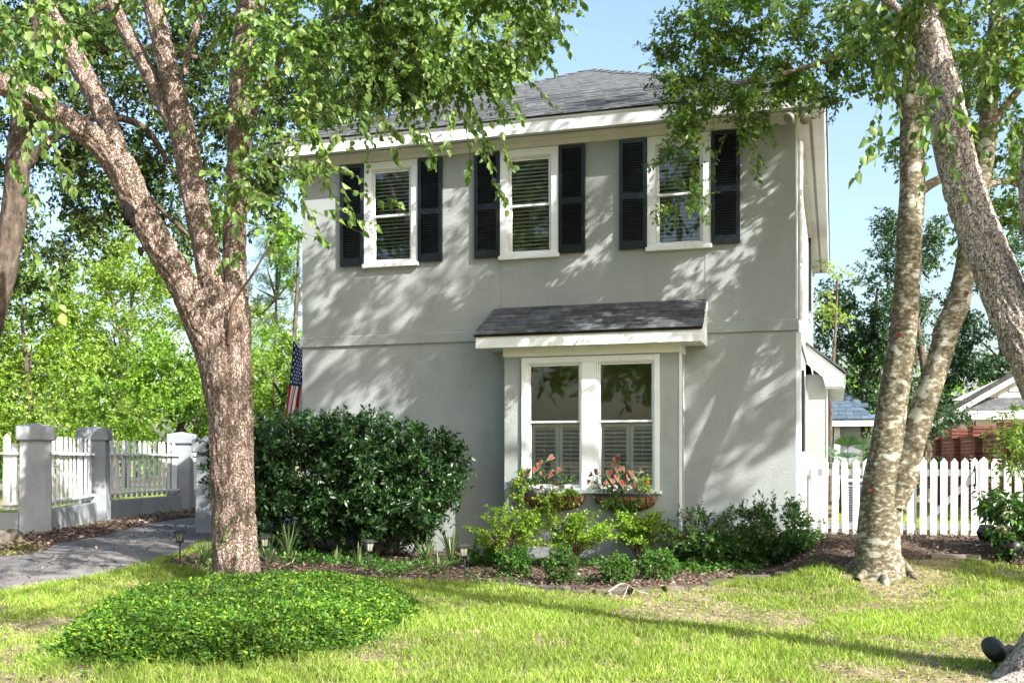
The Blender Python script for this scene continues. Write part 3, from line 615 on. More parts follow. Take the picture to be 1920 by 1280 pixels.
for i, c in enumerate(cand):
    loc = bplace(c); k = c[2]
    sx = {'s': 1, 'h': 1, 'c': .62, 'p': c[3]/.197}[k]; sy = {'s': 1, 'h': 1, 'c': 1.5, 'p': 3.6 if c[3] < .18 else 4.4}[k]; sz = {'s': 1, 'h': 1, 'c': 1.6, 'p': 1}[k]
    if i in pick: piece('brick', brh if k in 'hc' else brm, loc, BWALL, (0, 0, bang+rb.uniform(-.01, .01)), (sx, sy, sz))
    else:
        hwid = (.046 if k in 'hc' else .097)*sx; rest.box(-hwid, hwid, -.05*sy, .05*sy, -.029*sz, .029*sz, 0, Matrix.Translation(loc) @ mz)
tag(rest.build('brick', M['brick'], BWALL), kind='stuff')
mb = MB(); q = Matrix.Translation((P1[0], P1[1], 0)) @ mz
mb.box(0, bl, -.04, .04, -.1, .34, 0, q); mb.box(0, bl, -.04, .04, 1.10, 1.41, 0, q)
for p in piers: mb.box(p-.135, p+.135, -.15, .15, -.1, 1.63, 0, q)
mb.build('mortar', M['mortar'], BWALL)

# ------------------------------------------------------------------ neighbour's house, blue-roofed garage
NY = 16.2; a0 = onY(1750, 790, NY); sl2 = .60; ax, az = 6.7, a0[2]+(6.7-a0[0])*sl2
N = thing('neighbour_house', (6.7, NY, 0), 'neighbour house with beige siding gable and dark roof at the right edge', 'house')
mb = MB(); mb.box(a0[0]+.75, 11, NY+.6, NY+8, -.1, a0[2]+.2); mb.build('wall', M['siding'], N)
mb = MB(); mb.prism([(a0[0]-.14, a0[2]-.07), (ax, az+.0), (ax, az+.14), (a0[0]-.14, a0[2]+.06)], 'y', NY-.12, NY-.065); mb.build('roof_edge', M['shingle'], N)
mb = MB(); mb.add([(a0[0]-.1, NY-.05, a0[2]-.02), (ax, NY-.05, az+.06), (ax, NY+8, az+.06), (a0[0]-.1, NY+8, a0[2]-.02), (ax+(ax-a0[0])+.1, NY-.05, a0[2]-.02), (ax+(ax-a0[0])+.1, NY+8, a0[2]-.02)], [(0, 1, 2, 3), (1, 4, 5, 2)]); nroof = mb.build('roof', M['shingle'], N)
mb = MB(); mb.prism([(a0[0]-.08, a0[2]-.22), (ax, az-.16), (ax, az-.01), (a0[0]-.08, a0[2]-.07)], 'y', NY-.06, NY-.03); mb.build('rake_board', M['white'], N)
zf = onY(1785, 786, NY)[2]; zf2 = onY(1785, 770, NY)[2]; xs_ = onY(1785, 780, NY)[0]
mb = MB(); mb.box(xs_, 11, NY-.02, NY+.03, zf, zf2); mb.build('fascia', M['white'], N); mb = MB(); mb.box(xs_, 11, NY+.031, NY+.62, zf, zf+.04); mb.build('soffit', M['white'], N)
mb = MB(); mb.add([(xs_, NY-.03, zf2+.005), (11, NY-.03, zf2+.005), (11, NY+.32, zf2+.36), (xs_+.35, NY+.32, zf2+.36)], [(0, 1, 2, 3)]); mb.build('skirt_roof', M['shingle'], N)
k = 0; zz = zf2+.35
while zz < az-.3:      # clapboards in the gable
    xl = a0[0]+(zz+.17-a0[2])/sl2+.32; mb = MB(); x1 = 2*ax-xl
    mb.prism([(NY+.33, zz), (NY+.30, zz), (NY+.325, zz+.165), (NY+.33, zz+.165)], 'x', xl, x1); mb.build('siding_board', M['siding'], N); zz += .162
mb = MB(); mb.prism([(a0[0]+.5, zf2+.3), (2*ax-a0[0]-.5, zf2+.3), (ax, az-.1)], 'y', NY+.331, NY+.36); mb.build('gable_wall', M['siding'], N)
gd = 26.0; gl, gr = at(1500, 786, gd), at(1646, 786, gd); gt = at(1552, 728, gd+2.5)
GAR = thing('garage', (gl[0], gl[1]+2, 0), 'small outbuilding with blue grey hip roof and white eave behind the palm', 'garage')
gx0, gx1, gy0, gz = gl[0]-3.5, gr[0], gr[1], gr[2]; gcx = gt[0]-1.2
mb = MB(); mb.add([(gx0, gy0, gz), (gx1, gy0, gz), (gx1, gy0+6, gz), (gx0, gy0+6, gz), (gcx-1, gy0+2.6, gz+1.35), (gt[0]-.15, gy0+2.6, gz+1.35)], [(0, 1, 5, 4), (1, 2, 5), (2, 3, 4, 5), (3, 0, 4)]); gro = mb.build('roof', M['shingle_blue'], GAR)
gs = math.atan2(1.35, 2.6); gw = [shingle_mesh(.36, .26, 'shingle', 'shingle_blue')]
for r in range(12):
    s = r*.235; f = s/2.93; xe = gx1+(gt[0]-.15-gx1)*f; x = gx1-2.6+(r % 2)*.18
    while x < xe-.2: piece('shingle', gw[0], (x+.18, gy0+s*math.cos(gs), gz+s*math.sin(gs)+.01), gro, (gs, 0, 0)); x += .37
mb = MB(); mb.box(gx0+.02, gx1-.02, gy0+.02, gy0+.06, gz-.16, gz-.006); mb.box(gx1-.06, gx1-.02, gy0+.061, gy0+5.9, gz-.16, gz-.006); mb.build('fascia', M['white'], GAR)
mb = MB(); mb.box(gx0+.4, gx1-.4, gy0+.5, gy0+5.6, -.1, gz-.01); mb.build('wall', M['stucco_wall'], GAR)
mb = MB(); mb.box(gx1-1.05, gx1-.9, gy0+.3, gy0+.45, -.1, gz-.161); mb.build('column', M['white'], GAR)
mb = MB(); mb.box(gx1-2.6, gx1-1.2, gy0+.47, gy0+.495, -.05, 1.75); mb.build('door', M['shutter'], GAR)
# air conditioner behind the fence
ap_ = (.95, 1.6); AC = thing('air_conditioner', (*ap_, 0), 'grey metal air conditioner behind the picket fence', 'air conditioner')
mb = MB(); mb.box(ap_[0]-.3, ap_[0]+.3, ap_[1]-.3, ap_[1]+.3, .0, .68); mb.build('case', M['ac'], AC, bevel=.02)
mb = MB(); mb.box(ap_[0]-.33, ap_[0]+.33, ap_[1]-.33, ap_[1]+.33, .685, .73); mb.build('lid', M['ac'], AC, bevel=.01)
gri = MB(); gri.box(-.26, .26, -.004, .004, -.006, .006); grm = gri.mesh('grille_bar', M['black'])
for k in range(16): piece('grille_bar', grm, (ap_[0], ap_[1]-.306, .08+k*.036), AC)

# ------------------------------------------------------------------ lamps
def path_light():
    root = thing('path_light', (0, 0, 0), 'x', 'lamp', 'path lights along the planting bed')
    mb = MB(); mb.lathe([(.012, -.12), (.012, .29), (.02, .295), (.02, .305)], sides=10); mb.build('post', M['bronze'], root)
    mb = MB(); mb.lathe([(.045, .30), (.068, .318), (.068, .326), (.05, .326)], sides=4, rot=PI/4); mb.build('base', M['bronze'], root)
    mb = MB(); mb.lathe([(.048, .327), (.078, .445)], sides=4, rot=PI/4); mb.build('lantern_glass', M['frost'], root)
    mb = MB()
    for k in range(4):
        a = PI/4+k*PI/2; mb.tube([(.05*math.cos(a), .05*math.sin(a), .325), (.081*math.cos(a), .081*math.sin(a), .447)], .006, 5)
        b = a+PI/4; mb.tube([(.038*math.cos(b), .038*math.sin(b), .325), (.059*math.cos(b), .059*math.sin(b), .447)], .003, 4)
    mb.build('lantern_frame', M['bronze'], root)
    mb = MB(); mb.lathe([(.085, .446), (.125, .448), (.125, .458), (.06, .482), (.012, .488)], sides=4, rot=PI/4); mb.build('cap', M['bronze'], root, bevel=.002)
    return root
def copy_tree(o, parent=None):
    c = o.copy(); COL.objects.link(c); c.parent = parent
    for ch in list(o.children): copy_tree(ch, c)
    return c
pl0 = path_light()
for i, (px, py, rz, tl, lab) in enumerate(((337, 1056, .3, .03, 'pale weathered path light left of the birch trunk by the driveway'), (498, 1064, .5, -.02, 'path light half hidden just right of the birch trunk'), (690, 1074, .9, .02, 'black lantern path light under the middle of the dark hedge'), (872, 1086, .35, -.03, 'black lantern path light beside the leftmost chartreuse shrub'))):
    o = pl0 if i == 0 else copy_tree(pl0)
    p = G(px, py); o.location = p; o.rotation_euler = (tl, tl, rz); o.scale = (.88, .88, .88); o['label'] = lab
def spot(p, rz, pitch, lab, s=1.0, square=False):
    t = thing('landscape_spotlight', p, lab, 'lamp', 'landscape spotlights')
    R = Matrix.Translation(p) @ Matrix.Rotation(rz, 4, 'Z'); Rh = R @ Matrix.Translation((0, 0, .13*s)) @ Matrix.Rotation(pitch, 4, 'X')
    mb = MB(); mb.lathe([(.014*s, -.1), (.014*s, .12*s)], p, 8); mb.lathe([(.04*s, .0), (.03*s, .04*s)], p, 10); mb.build('stake', M['black'], t)
    mb = MB()
    if square: mb.box(-.08*s, .08*s, -.05*s, .09*s, -.02*s, .12*s, 0, Rh)
    else: mb.lathe([(.03*s, -.085*s), (.07*s, -.07*s), (.082*s, .0*s), (.080*s, .05*s), (.066*s, .095*s), (.04*s, .12*s), (.01*s, .128*s)], (0, 0, 0), 18, mtx=Rh)
    mb.build('head', M['black'], t, smooth=not square)
    mb = MB(); mb.box(-.02*s, .02*s, -.03*s, .03*s, -.05*s, .02*s, 0, Rh); mb.build('bracket', M['black'], t)
    return t, Rh
p = G(1866, 1250); t, Rh = spot(tuple(p), math.radians(30), math.radians(-58), 'black spotlight on the lawn against the near right trunk', .9)
mb = MB(); Rs = Matrix.Translation(p) @ Matrix.Rotation(.5, 4, 'Z') @ Matrix.Translation((.11, .04, .10)) @ Matrix.Rotation(-.5, 4, 'Y'); mb.box(-.075, .075, -.05, .05, -.01, .01, 0, Rs); mb.build('solar_panel', M['black'], t, bevel=.004)
spot(tuple(G(1846, 1022)), -.6, math.radians(-50), 'square black spotlight leaning by the gate post', 1.0, True)
spot(tuple(G(1898, 1052)), .5, math.radians(-70), 'black spotlight under the hydrangea', 1.2)
# twin floodlight under the eave corner
fl = (.06, -.24, 5.566); FL = thing('floodlight', fl, 'twin bulb floodlight under the right eave corner', 'lamp')
mb = MB(); mb.lathe([(.085, 0), (.088, -.035), (.06, -.06), (.02, -.066)], fl, 16); mb.build('junction_box', M['zinc'], FL)
for k, (tgt, bl_) in enumerate((((.06, -.12, -.12), .5), ((-.07, -.07, -.06), .5))):
    d = Vector(tgt).normalized(); Rm = Matrix.Translation(Vector(fl)+Vector((0, 0, -.045))) @ d.to_track_quat('Z', 'Y').to_matrix().to_4x4()
    mb = MB(); mb.lathe([(.018, 0), (.022, .03), (.042, .06), (.042, .13), (.034, .14)], (0, 0, 0), 12, mtx=Rm); s = mb.build('lamp_holder', M['zinc'], FL, smooth=True)
    mb = MB(); mb.lathe([(.026, .135), (.045, .16), (.072, .205), (.076, .23), (.055, .243), (.01, .247)], (0, 0, 0), 18, mtx=Rm); mb.build('bulb', M['frost'], s, smooth=True)

# ------------------------------------------------------------------ flag on the left side wall
fa, fb = at(566, 646, 16.15), at(545, 640, 16.15)
FLAG = thing('flag', (XL-.15, fa[1], 2.2), 'draped red white and blue flag hanging at the left house corner', 'flag')
pole = MB(); pole.tube([(XL, fa[1]+.03, 2.55), (XL-.31, fa[1]+.03, 2.88)], .014, 8); pole.build('pole', M['white'], FLAG)
def flag_pt(u, v):           # u over 13 stripes (hoist), v along the fly hanging down
    x = XL-.30+.46*u*(1-.25*v)-.30*v*(1-u*.55)+.10*v*v; z = 2.86-.22*u-1.70*v*(1-.15*u)+.12*u*v
    y = fa[1]+.08*math.sin(u*9+v*2.2)*(.35+v)+.03*math.sin(v*7)
    return (x, y, z)
red = plain('flag_red', (.36, .018, .022), .8, .15); wht = plain('flag_white', (.72, .71, .70), .8, .15); blu = plain('flag_blue', (.012, .03, .10), .8, .15)
nu, nv = 39, 40; V = [flag_pt(i/nu, j/nv) for j in range(nv+1) for i in range(nu+1)]; F = gridF(nv+1, nu+1); mi = []
for j in range(nv):
    for i in range(nu):
        st_ = int(i/3); mi.append(2 if (j/nv < .40 and st_ < 7) else (0 if st_ % 2 == 0 else 1))
CL = big('cloth', np.array(V), F, [red, wht, blu], FLAG, True, mi)
mb = MB()
for rr in range(9):
    for cc in range(6 if rr % 2 == 0 else 5):
        u0 = (rr+1)/10*7/13; v0 = .40*((cc+.5)/6+(.0 if rr % 2 == 0 else .5/6)); pts = []
        for k in range(10):
            a = PI/2+k*PI/5; r_ = .021 if k % 2 == 0 else .0085
            q = flag_pt(u0+r_*math.sin(a)*1.5, v0+r_*math.cos(a)*.8); pts.append((q[0], q[1]-.004, q[2]))
        mb.add(pts, [tuple(range(10))])
mb.build('star', wht, CL)

# ------------------------------------------------------------------ stone edging, fallen twigs
ed = spline(BED_F, 400); edl = np.concatenate([[0], np.cumsum(np.linalg.norm(np.diff(ed, axis=0), axis=1))])
EDG = thing('stone_edging', (-2.5, -2.9, -.42), 'low mossy stone edging along the front of the planting bed', 'edging')
re_ = random.Random(4); s = .9
while s < edl[-1]-3.2:
    L_ = re_.uniform(.26, .44); i = int(np.searchsorted(edl, s+L_/2)); p = ed[i]; q = ed[min(i+4, 399)]; a = math.atan2(q[1]-p[1], q[0]-p[0])
    mb = MB(); h = re_.uniform(.03, .07)
    for (x, y, z) in ((0, 0, 0),): mb.box(-L_/2+.012, L_/2-.012, -.06, .07, -.06, h)
    mb.V = [(x+re_.uniform(-.02, .02), y+re_.uniform(-.02, .02), z+re_.uniform(-.012, .012)) for x, y, z in mb.V]
    me = mb.mesh('stone', M['moss_stone']); o = piece('stone', me, (p[0], p[1], float(zt(p[0], p[1]))-.005), EDG, (re_.uniform(-.06, .06), re_.uniform(-.04, .04), a))
    b = o.modifiers.new('bevel', 'BEVEL'); b.width = .022; b.segments = 2
    s += L_
def stick(pts, r, lab):
    P = [np.array(on_ground(*G(px, py)[:2], dz)) for px, py, dz in pts]; V, F = tube_arr(spline(P, 14), np.linspace(r, r*.4, 14), 6)
    return V, F
A1 = stick([(1140, 1118, .05), (1168, 1109, .09), (1195, 1116, .05), (1215, 1116, .02)], .011, ''); A2 = stick([(1178, 1110, .08), (1172, 1120, .04), (1166, 1126, .01)], .006, ''); A3 = stick([(1190, 1114, .06), (1184, 1120, .02)], .005, '')
Vs = np.vstack([A1[0], A2[0], A3[0]]); Fs = np.vstack([A1[1], A2[1]+len(A1[0]), A3[1]+len(A1[0])+len(A2[0])])
tag(big('fallen_twig', Vs, Fs, plain('dry_twig', (.42, .33, .26), .85, .1), None, True), 'pale forked dead twig lying over the stone edging', 'twig')
A1 = stick([(520, 1068, .02), (548, 1062, .07), (556, 1054, .16)], .010, ''); A2 = stick([(548, 1062, .07), (556, 1080, .02)], .008, ''); Vs = np.vstack([A1[0], A2[0]]); Fs = np.vstack([A1[1], A2[1]+len(A1[0])])
tag(big('fallen_twig', Vs, Fs, bpy.data.materials['dry_twig'], None, True), 'thin forked twig in the bed right of the birch trunk', 'twig')
# ------------------------------------------------------------------ plant helpers
M['birch_leaf'] = leafmat('birch_leaf', [(.065, .13, .03), (.11, .20, .04), (.15, .25, .05), (.085, .16, .035), (.20, .29, .075), (.27, .35, .11)], trans=.42)
M['holly_leaf'] = leafmat('holly_leaf', [(.055, .12, .022), (.095, .18, .03), (.15, .26, .042), (.08, .16, .03), (.23, .33, .06)], trans=.40, rough=.33, spec=.5)
M['dark_leaf'] = leafmat('dark_leaf', [(.035, .07, .02), (.055, .11, .026), (.085, .155, .032), (.045, .085, .022), (.13, .20, .04)], trans=.34, rough=.4)
M['deep_leaf'] = leafmat('deep_leaf', [(.022, .055, .022), (.035, .08, .03), (.05, .105, .035), (.03, .07, .025)], trans=.25, rough=.5)
M['vine_leaf'] = leafmat('vine_leaf', [(.12, .21, .03), (.20, .31, .04), (.27, .38, .06), (.15, .25, .035), (.35, .42, .09)], trans=.42)
M['bush_leaf'] = leafmat('bush_leaf', [(.10, .20, .025), (.17, .30, .035), (.23, .37, .05), (.13, .24, .03)], trans=.42)
M['pale_leaf'] = leafmat('pale_leaf', [(.19, .28, .06), (.27, .37, .085), (.34, .43, .12), (.22, .31, .07)], trans=.45)
M['pine_needle'] = leafmat('pine_needle', [(.09, .15, .04), (.14, .21, .055), (.18, .25, .075)], trans=.2, rough=.5)
M['hedge_leaf'] = leafmat('hedge_leaf', [(.012, .034, .010), (.020, .052, .014), (.032, .078, .018), (.016, .044, .012), (.055, .115, .024)], trans=.18, rough=.36, spec=.5)
M['lime_leaf'] = leafmat('lime_leaf', [(.13, .25, .022), (.20, .34, .03), (.28, .42, .045), (.16, .29, .026), (.34, .45, .07)], trans=.42)
M['box_leaf'] = leafmat('box_leaf', [(.03, .10, .015), (.05, .15, .02), (.09, .21, .028), (.04, .12, .018)], trans=.3, rough=.35)
M['azalea_leaf'] = leafmat('azalea_leaf', [(.02, .06, .012), (.035, .10, .018), (.065, .16, .025), (.03, .08, .015), (.10, .21, .035)], trans=.3, rough=.35)
M['ivy_leaf'] = leafmat('jasmine_leaf', [(.025, .08, .009), (.05, .13, .012), (.08, .18, .016), (.035, .10, .010), (.13, .24, .02), (.26, .32, .03)], trans=.22, rough=.5, spec=.3)
M['strap_leaf'] = leafmat('strap_leaf', [(.05, .10, .03), (.10, .17, .055), (.20, .26, .11), (.32, .30, .17)], trans=.3)
M['palm_leaf'] = leafmat('palm_leaf', [(.03, .07, .035), (.055, .11, .05), (.09, .16, .06)], trans=.2, rough=.35)
M['grass'] = leafmat('grass_blade', [(.10, .19, .026), (.19, .29, .036), (.28, .38, .05), (.37, .44, .09), (.13, .23, .03), (.50, .47, .23)], trans=.42, rough=.55, spec=.25)
M['pink_leaf'] = leafmat('caladium_pink', [(.17, .008, .020), (.21, .015, .030), (.12, .004, .014), (.26, .045, .060)], trans=.15, rough=.7, spec=.12, tint=(1.1, .7, .6))
M['caladium_green'] = leafmat('caladium_green', [(.05, .12, .03), (.08, .17, .05)], trans=.3)
M['silver_leaf'] = leafmat('silver_leaf', [(.30, .36, .22), (.45, .50, .34), (.2, .26, .13)], trans=.3)
M['cream_flower'] = leafmat('cream_flower', [(.62, .62, .36), (.72, .72, .48), (.5, .54, .26)], trans=.3, rough=.7, spec=.15, tint=(1, 1, .8))
M['orange_flower'] = plain('orange_flower', (.75, .13, .03), .6, .2)
M['pink_blossom'] = leafmat('pale_pink_blossom', [(.42, .33, .32), (.52, .42, .40)], trans=.3, tint=(1, .9, .9))

def leaves(C, A, N, L, W, shape='diamond', fold=.18):
    A = nrm(A); S = nrm(np.cross(N, A)); N = np.cross(A, S); n = len(C); L = np.broadcast_to(L, (n,))[:, None]; W = np.broadcast_to(W, (n,))[:, None]
    if shape == 'diamond':
        V = np.stack([C, C+.48*L*A+.5*W*S+fold*W*N, C+L*A, C+.48*L*A-.5*W*S+fold*W*N], 1); b = np.arange(n)[:, None]*4
        F = np.concatenate([b+np.array([[0, 1, 2]]), b+np.array([[0, 2, 3]])])
    else:
        V = np.stack([C, C+.28*L*A+.5*W*S+fold*W*N, C+.62*L*A+.42*W*S+fold*.8*W*N, C+L*A-.12*L*N, C+.62*L*A-.42*W*S+fold*.8*W*N, C+.28*L*A-.5*W*S+fold*W*N], 1); b = np.arange(n)[:, None]*6
        F = np.concatenate([b+np.array([[0, 1, 2, 3]]), b+np.array([[0, 3, 4, 5]])])
    return V.reshape(-1, 3), F
def rnd(rg, n): return rg.normal(size=(n, 3))
def twigs(rg, S, D, ln, m, L, W, droop=.15, hang=.5, spread=.7, shape='diamond', up=.6, tr=.004, jit=.25):
    """n twigs from S along D; m leaves each. returns leaf (V,F), twig (V,F)"""
    n = len(S); D = nrm(D); ln = np.broadcast_to(ln, (n,))
    t = (np.arange(m)[None]+rg.random((n, m)))/m
    P = S[:, None]+D[:, None]*(ln[:, None]*t)[..., None]; P[..., 2] -= droop*ln[:, None]*t**2
    T = np.repeat(D[:, None], m, 1); P = P.reshape(-1, 3); T = T.reshape(-1, 3); k = len(P)
    side = nrm(np.cross(T, rnd(rg, k)))
    A = nrm(T*.45+side*spread+np.array([0, 0, -hang])+rnd(rg, k)*jit); Nn = nrm(np.array([0, 0, up])+rnd(rg, k)*.55+side*.2)
    sz = rg.uniform(.45, 1.3, k); V, F = leaves(P, A, Nn, L*sz, W*sz, shape)
    E1 = S+D*(ln*.5)[:, None]; E1[:, 2] -= droop*ln*.25; E2 = S+D*ln[:, None]; E2[:, 2] -= droop*ln
    s1 = nrm(np.cross(D, np.array([.3, .2, 1.]))); s2 = np.cross(D, s1); R = []
    for Q, r in ((S, tr), (E1, tr*.7), (E2, tr*.35)):
        for a in (0, 2.1, 4.2): R.append(Q+r*(math.cos(a)*s1+math.sin(a)*s2))
    TV = np.stack(R, 1).reshape(-1, 3); b = np.arange(n)[:, None]*9
    TF = np.concatenate([b+np.array([[i*3+j, i*3+(j+1) % 3, i*3+3+(j+1) % 3, i*3+3+j]]) for i in range(2) for j in range(3)])
    return (V, F), (TV, TF)
def merge(parts):
    V = []; F = []; o = 0
    if len({f.shape[1] for v, f in parts}) > 1:
        parts = [(v, np.vstack([f[:, [0, 1, 2]], f[:, [0, 2, 3]]]) if f.shape[1] == 4 else f) for v, f in parts]
    for v, f in parts: V.append(v); F.append(f+o); o += len(v)
    return np.vstack(V), np.vstack(F)
def ball(rg, n, lo=.35):
    d = nrm(rnd(rg, n)); r = (lo**3+(1-lo**3)*rg.random(n))**(1/3); return d, d*r[:, None]
def lobe_twigs(rg, lobes, m, L, W, ln, lo=.35, clump=0, outward=.7, **kw):
    """lobes: (centre xyz, radii xyz, twigs). twigs grow in clumps so that gaps and dark hollows remain"""
    lp = []; tp = []
    for c, r, n in lobes:
        n = int(n)
        if clump:
            k = max(3, n//clump); d0, p0 = ball(rg, k, lo); i = rg.integers(0, k, n)
            p = p0[i]+rnd(rg, n)*.13; d = d0[i]
        else: d, p = ball(rg, n, lo)
        S = np.array(c)+p*np.array(r); D = d*outward+rnd(rg, n)*.5+np.array([0, 0, .1])
        a, b = twigs(rg, S, D, ln*rg.uniform(.6, 1.3, n), m, L, W, **kw); lp.append(a); tp.append(b)
    return merge(lp), merge(tp)
def limb_mesh(path, sides=40, step=.035, amp=.10, freq=16, lump=.06, seed=0, cap=True):
    """bark tube through rows (x, y, z, radius)"""
    path = np.asarray(path, float); ln = np.linalg.norm(np.diff(path[:, :3], axis=0), axis=1).sum()
    Q = spline(path, max(8, int(ln/step))); P, R = Q[:, :3], np.maximum(Q[:, 3], .004); V, F = tube_arr(P, R, sides); n = len(P)
    c = np.repeat(P, sides, 0); rr = np.repeat(R, sides); d = nrm(V-c); s = np.repeat(np.concatenate([[0], np.cumsum(np.linalg.norm(np.diff(P, axis=0), axis=1))]), sides)
    q = d*rr[:, None]*freq; q = q+np.stack([s*0, s*0, s*freq*.28], 1); rid = np.abs(fbm(q+seed*9.1, 3, seed)-.5)*2
    low = fbm(c*1.3+d*1.1+seed, 2, seed+5)-.5
    disp = np.minimum(rr*amp, .022)*(np.clip(rid*3.2, 0, 1)-.6)+rr*lump*2*low
    return V+d*disp[:, None], F
def lm(px, py, d, w): p = at(px, py, d); return (p[0], p[1], p[2], w*d/FPX/2)
def lobe_px(px, py, d, rx, ry, n, rz=None):
    c = at(px, py, d); k = d/FPX; a, b = rx*k, ry*k; return (c, (a, rz if rz else (a+b)/2, b), n)
def foliage(root, lf, tw, leaf, twig='twig', name='crown'):
    big(name, lf[0], lf[1], M[leaf], root); 
    if tw is not None: tag(big('twigs', tw[0], tw[1], M[twig], root), kind='stuff')

# ------------------------------------------------------------------ near left birch
rg = np.random.default_rng(11)
b0 = G(443, 1098); BD = 11.8
BL = thing('birch_tree', tuple(b0), 'large river birch with reddish bark standing in the round green mound', 'tree')
def limbs(root, name, rows, mat, **kw):
    k = .92 if mat == 'birch_bark' else 1
    V, F = limb_mesh([lm(r[0], r[1], r[2], r[3]*k) for r in rows], **kw); return big(name, V, F, M[mat], root, True)
limbs(BL, 'trunk', [(446, 1125, BD, 128), (446, 1098, BD, 104), (442, 1060, BD, 92), (438, 960, BD, 87), (435, 860, BD, 86), (431, 770, BD, 86), (424, 700, BD, 98), (424, 640, BD, 92), (424, 585, BD, 72)], 'birch_bark', sides=120, step=.02, amp=.13, freq=26, seed=1)
limbs(BL, 'limb', [(418, 740, BD, 66), (402, 672, BD-.02, 68), (378, 610, BD-.08, 66), (340, 530, BD-.2, 60), (298, 460, BD-.3, 60), (258, 385, BD-.4, 58), (228, 318, BD-.5, 62), (185, 268, BD-.6, 50), (120, 222, BD-.75, 47), (50, 180, BD-.9, 44), (-40, 140, BD-1.1, 40), (-150, 100, BD-1.4, 32)], 'birch_bark', sides=84, step=.022, amp=.12, freq=20, seed=2)
limbs(BL, 'limb', [(228, 330, BD-.5, 50), (212, 262, BD-.45, 42), (190, 205, BD-.4, 42), (160, 145, BD-.35, 42), (118, 70, BD-.3, 40), (82, 10, BD-.3, 38), (50, -80, BD-.3, 32)], 'birch_bark', sides=70, step=.025, amp=.12, freq=20, seed=3)
limbs(BL, 'limb', [(405, 690, BD, 60), (408, 600, BD+.02, 62), (396, 520, BD+.02, 52), (380, 440, BD, 50), (362, 350, BD, 52), (346, 260, BD, 50), (326, 170, BD, 44), (306, 90, BD, 40), (285, 0, BD, 36), (270, -90, BD, 30)], 'birch_bark', sides=76, step=.024, amp=.12, freq=20, seed=4)
limbs(BL, 'limb', [(345, 270, BD, 34), (312, 205, BD+.05, 33), (275, 130, BD+.1, 31), (235, 55, BD+.2, 29), (200, -10, BD+.25, 27), (160, -90, BD+.3, 22)], 'birch_bark', sides=56, step=.028, amp=.12, freq=20, seed=5)
limbs(BL, 'limb', [(446, 700, BD+.05, 50), (444, 600, BD+.1, 54), (440, 520, BD+.1, 48), (440, 430, BD+.1, 46), (445, 340, BD+.1, 44), (449, 240, BD+.1, 44), (452, 140, BD+.1, 42), (458, 40, BD+.1, 38), (466, -80, BD+.1, 32)], 'birch_bark', sides=66, step=.026, amp=.12, freq=20, seed=6)
limbs(BL, 'limb', [(448, 300, BD+.15, 22), (470, 220, BD+.2, 17), (505, 150, BD+.1, 14), (545, 90, BD, 11), (610, 40, BD-.3, 8), (720, 20, BD-.8, 6)], 'birch_bark', sides=24, step=.04, seed=7)
limbs(BL, 'broken_stub', [(345, 140, BD-.05, 16), (352, 105, BD-.1, 13), (366, 60, BD-.12, 14), (372, 25, BD-.12, 10), (378, -5, BD-.12, 6)], 'birch_bark', sides=24, step=.03, seed=8)
limbs(BL, 'sucker_shoot', [(428, 645, BD-.25, 8), (434, 590, BD-.3, 7), (442, 560, BD-.32, 5.5), (470, 520, BD-.4, 4.5), (500, 470, BD-.5, 3.5), (522, 432, BD-.6, 2.5)], 'twig', sides=8, step=.05, amp=.02)
# dark scars on the leaning limb
mb = MB()
for (px, py, r) in ((240, 400, .13), (246, 412, .08), (262, 470, .05)):
    c = at(px, py, BD-.4-.165); V, F = tube_arr(np.array([c+np.array([0, .02, -r]), c+np.array([.01, 0, -r*.3]), c+np.array([.0, 0, r*.4]), c+np.array([-.03, .02, r])]), np.array([.012, .05, .045, .01])*r/.1, 10); mb.add(V+rg.normal(size=V.shape)*.008, F)
mb.build('scar', M['char'], BL, True)
# birch leaves: outer twigs above plus hanging sprays
BLOB = [lobe_px(*r) for r in ((640, 50, 11.2, 120, 90, 130), (780, 40, 10.8, 130, 90, 140), (895, 35, 10.8, 110, 80, 110), (970, 0, 10.6, 75, 50, 60), (540, 90, 10.6, 70, 110, 60), (560, 230, 10.4, 70, 50, 24), (700, 150, 10.8, 120, 50, 60), (850, 130, 10.8, 90, 60, 60), (430, 0, 10.8, 120, 50, 34),
        (40, 20, 9.0, 90, 50, 26), (20, 130, 8.6, 50, 70, 12), (300, -20, 10.5, 120, 50, 24), (510, 320, 9.8, 60, 50, 16), (450, 370, 11.3, 25, 50, 10), (430, 250, 11.3, 30, 60, 10), (600, -130, 11, 260, 100, 160), (860, -140, 11, 260, 100, 200), (200, -120, 10.5, 260, 80, 70))]
lf1, tw1 = lobe_twigs(rg, BLOB, 14, .080, .054, .40, lo=.2, droop=.45, hang=.75, shape='ovate', spread=.6, up=.35, tr=.0035, clump=6)
SPR = []       # hanging and reaching sprays, photo pixel + distance
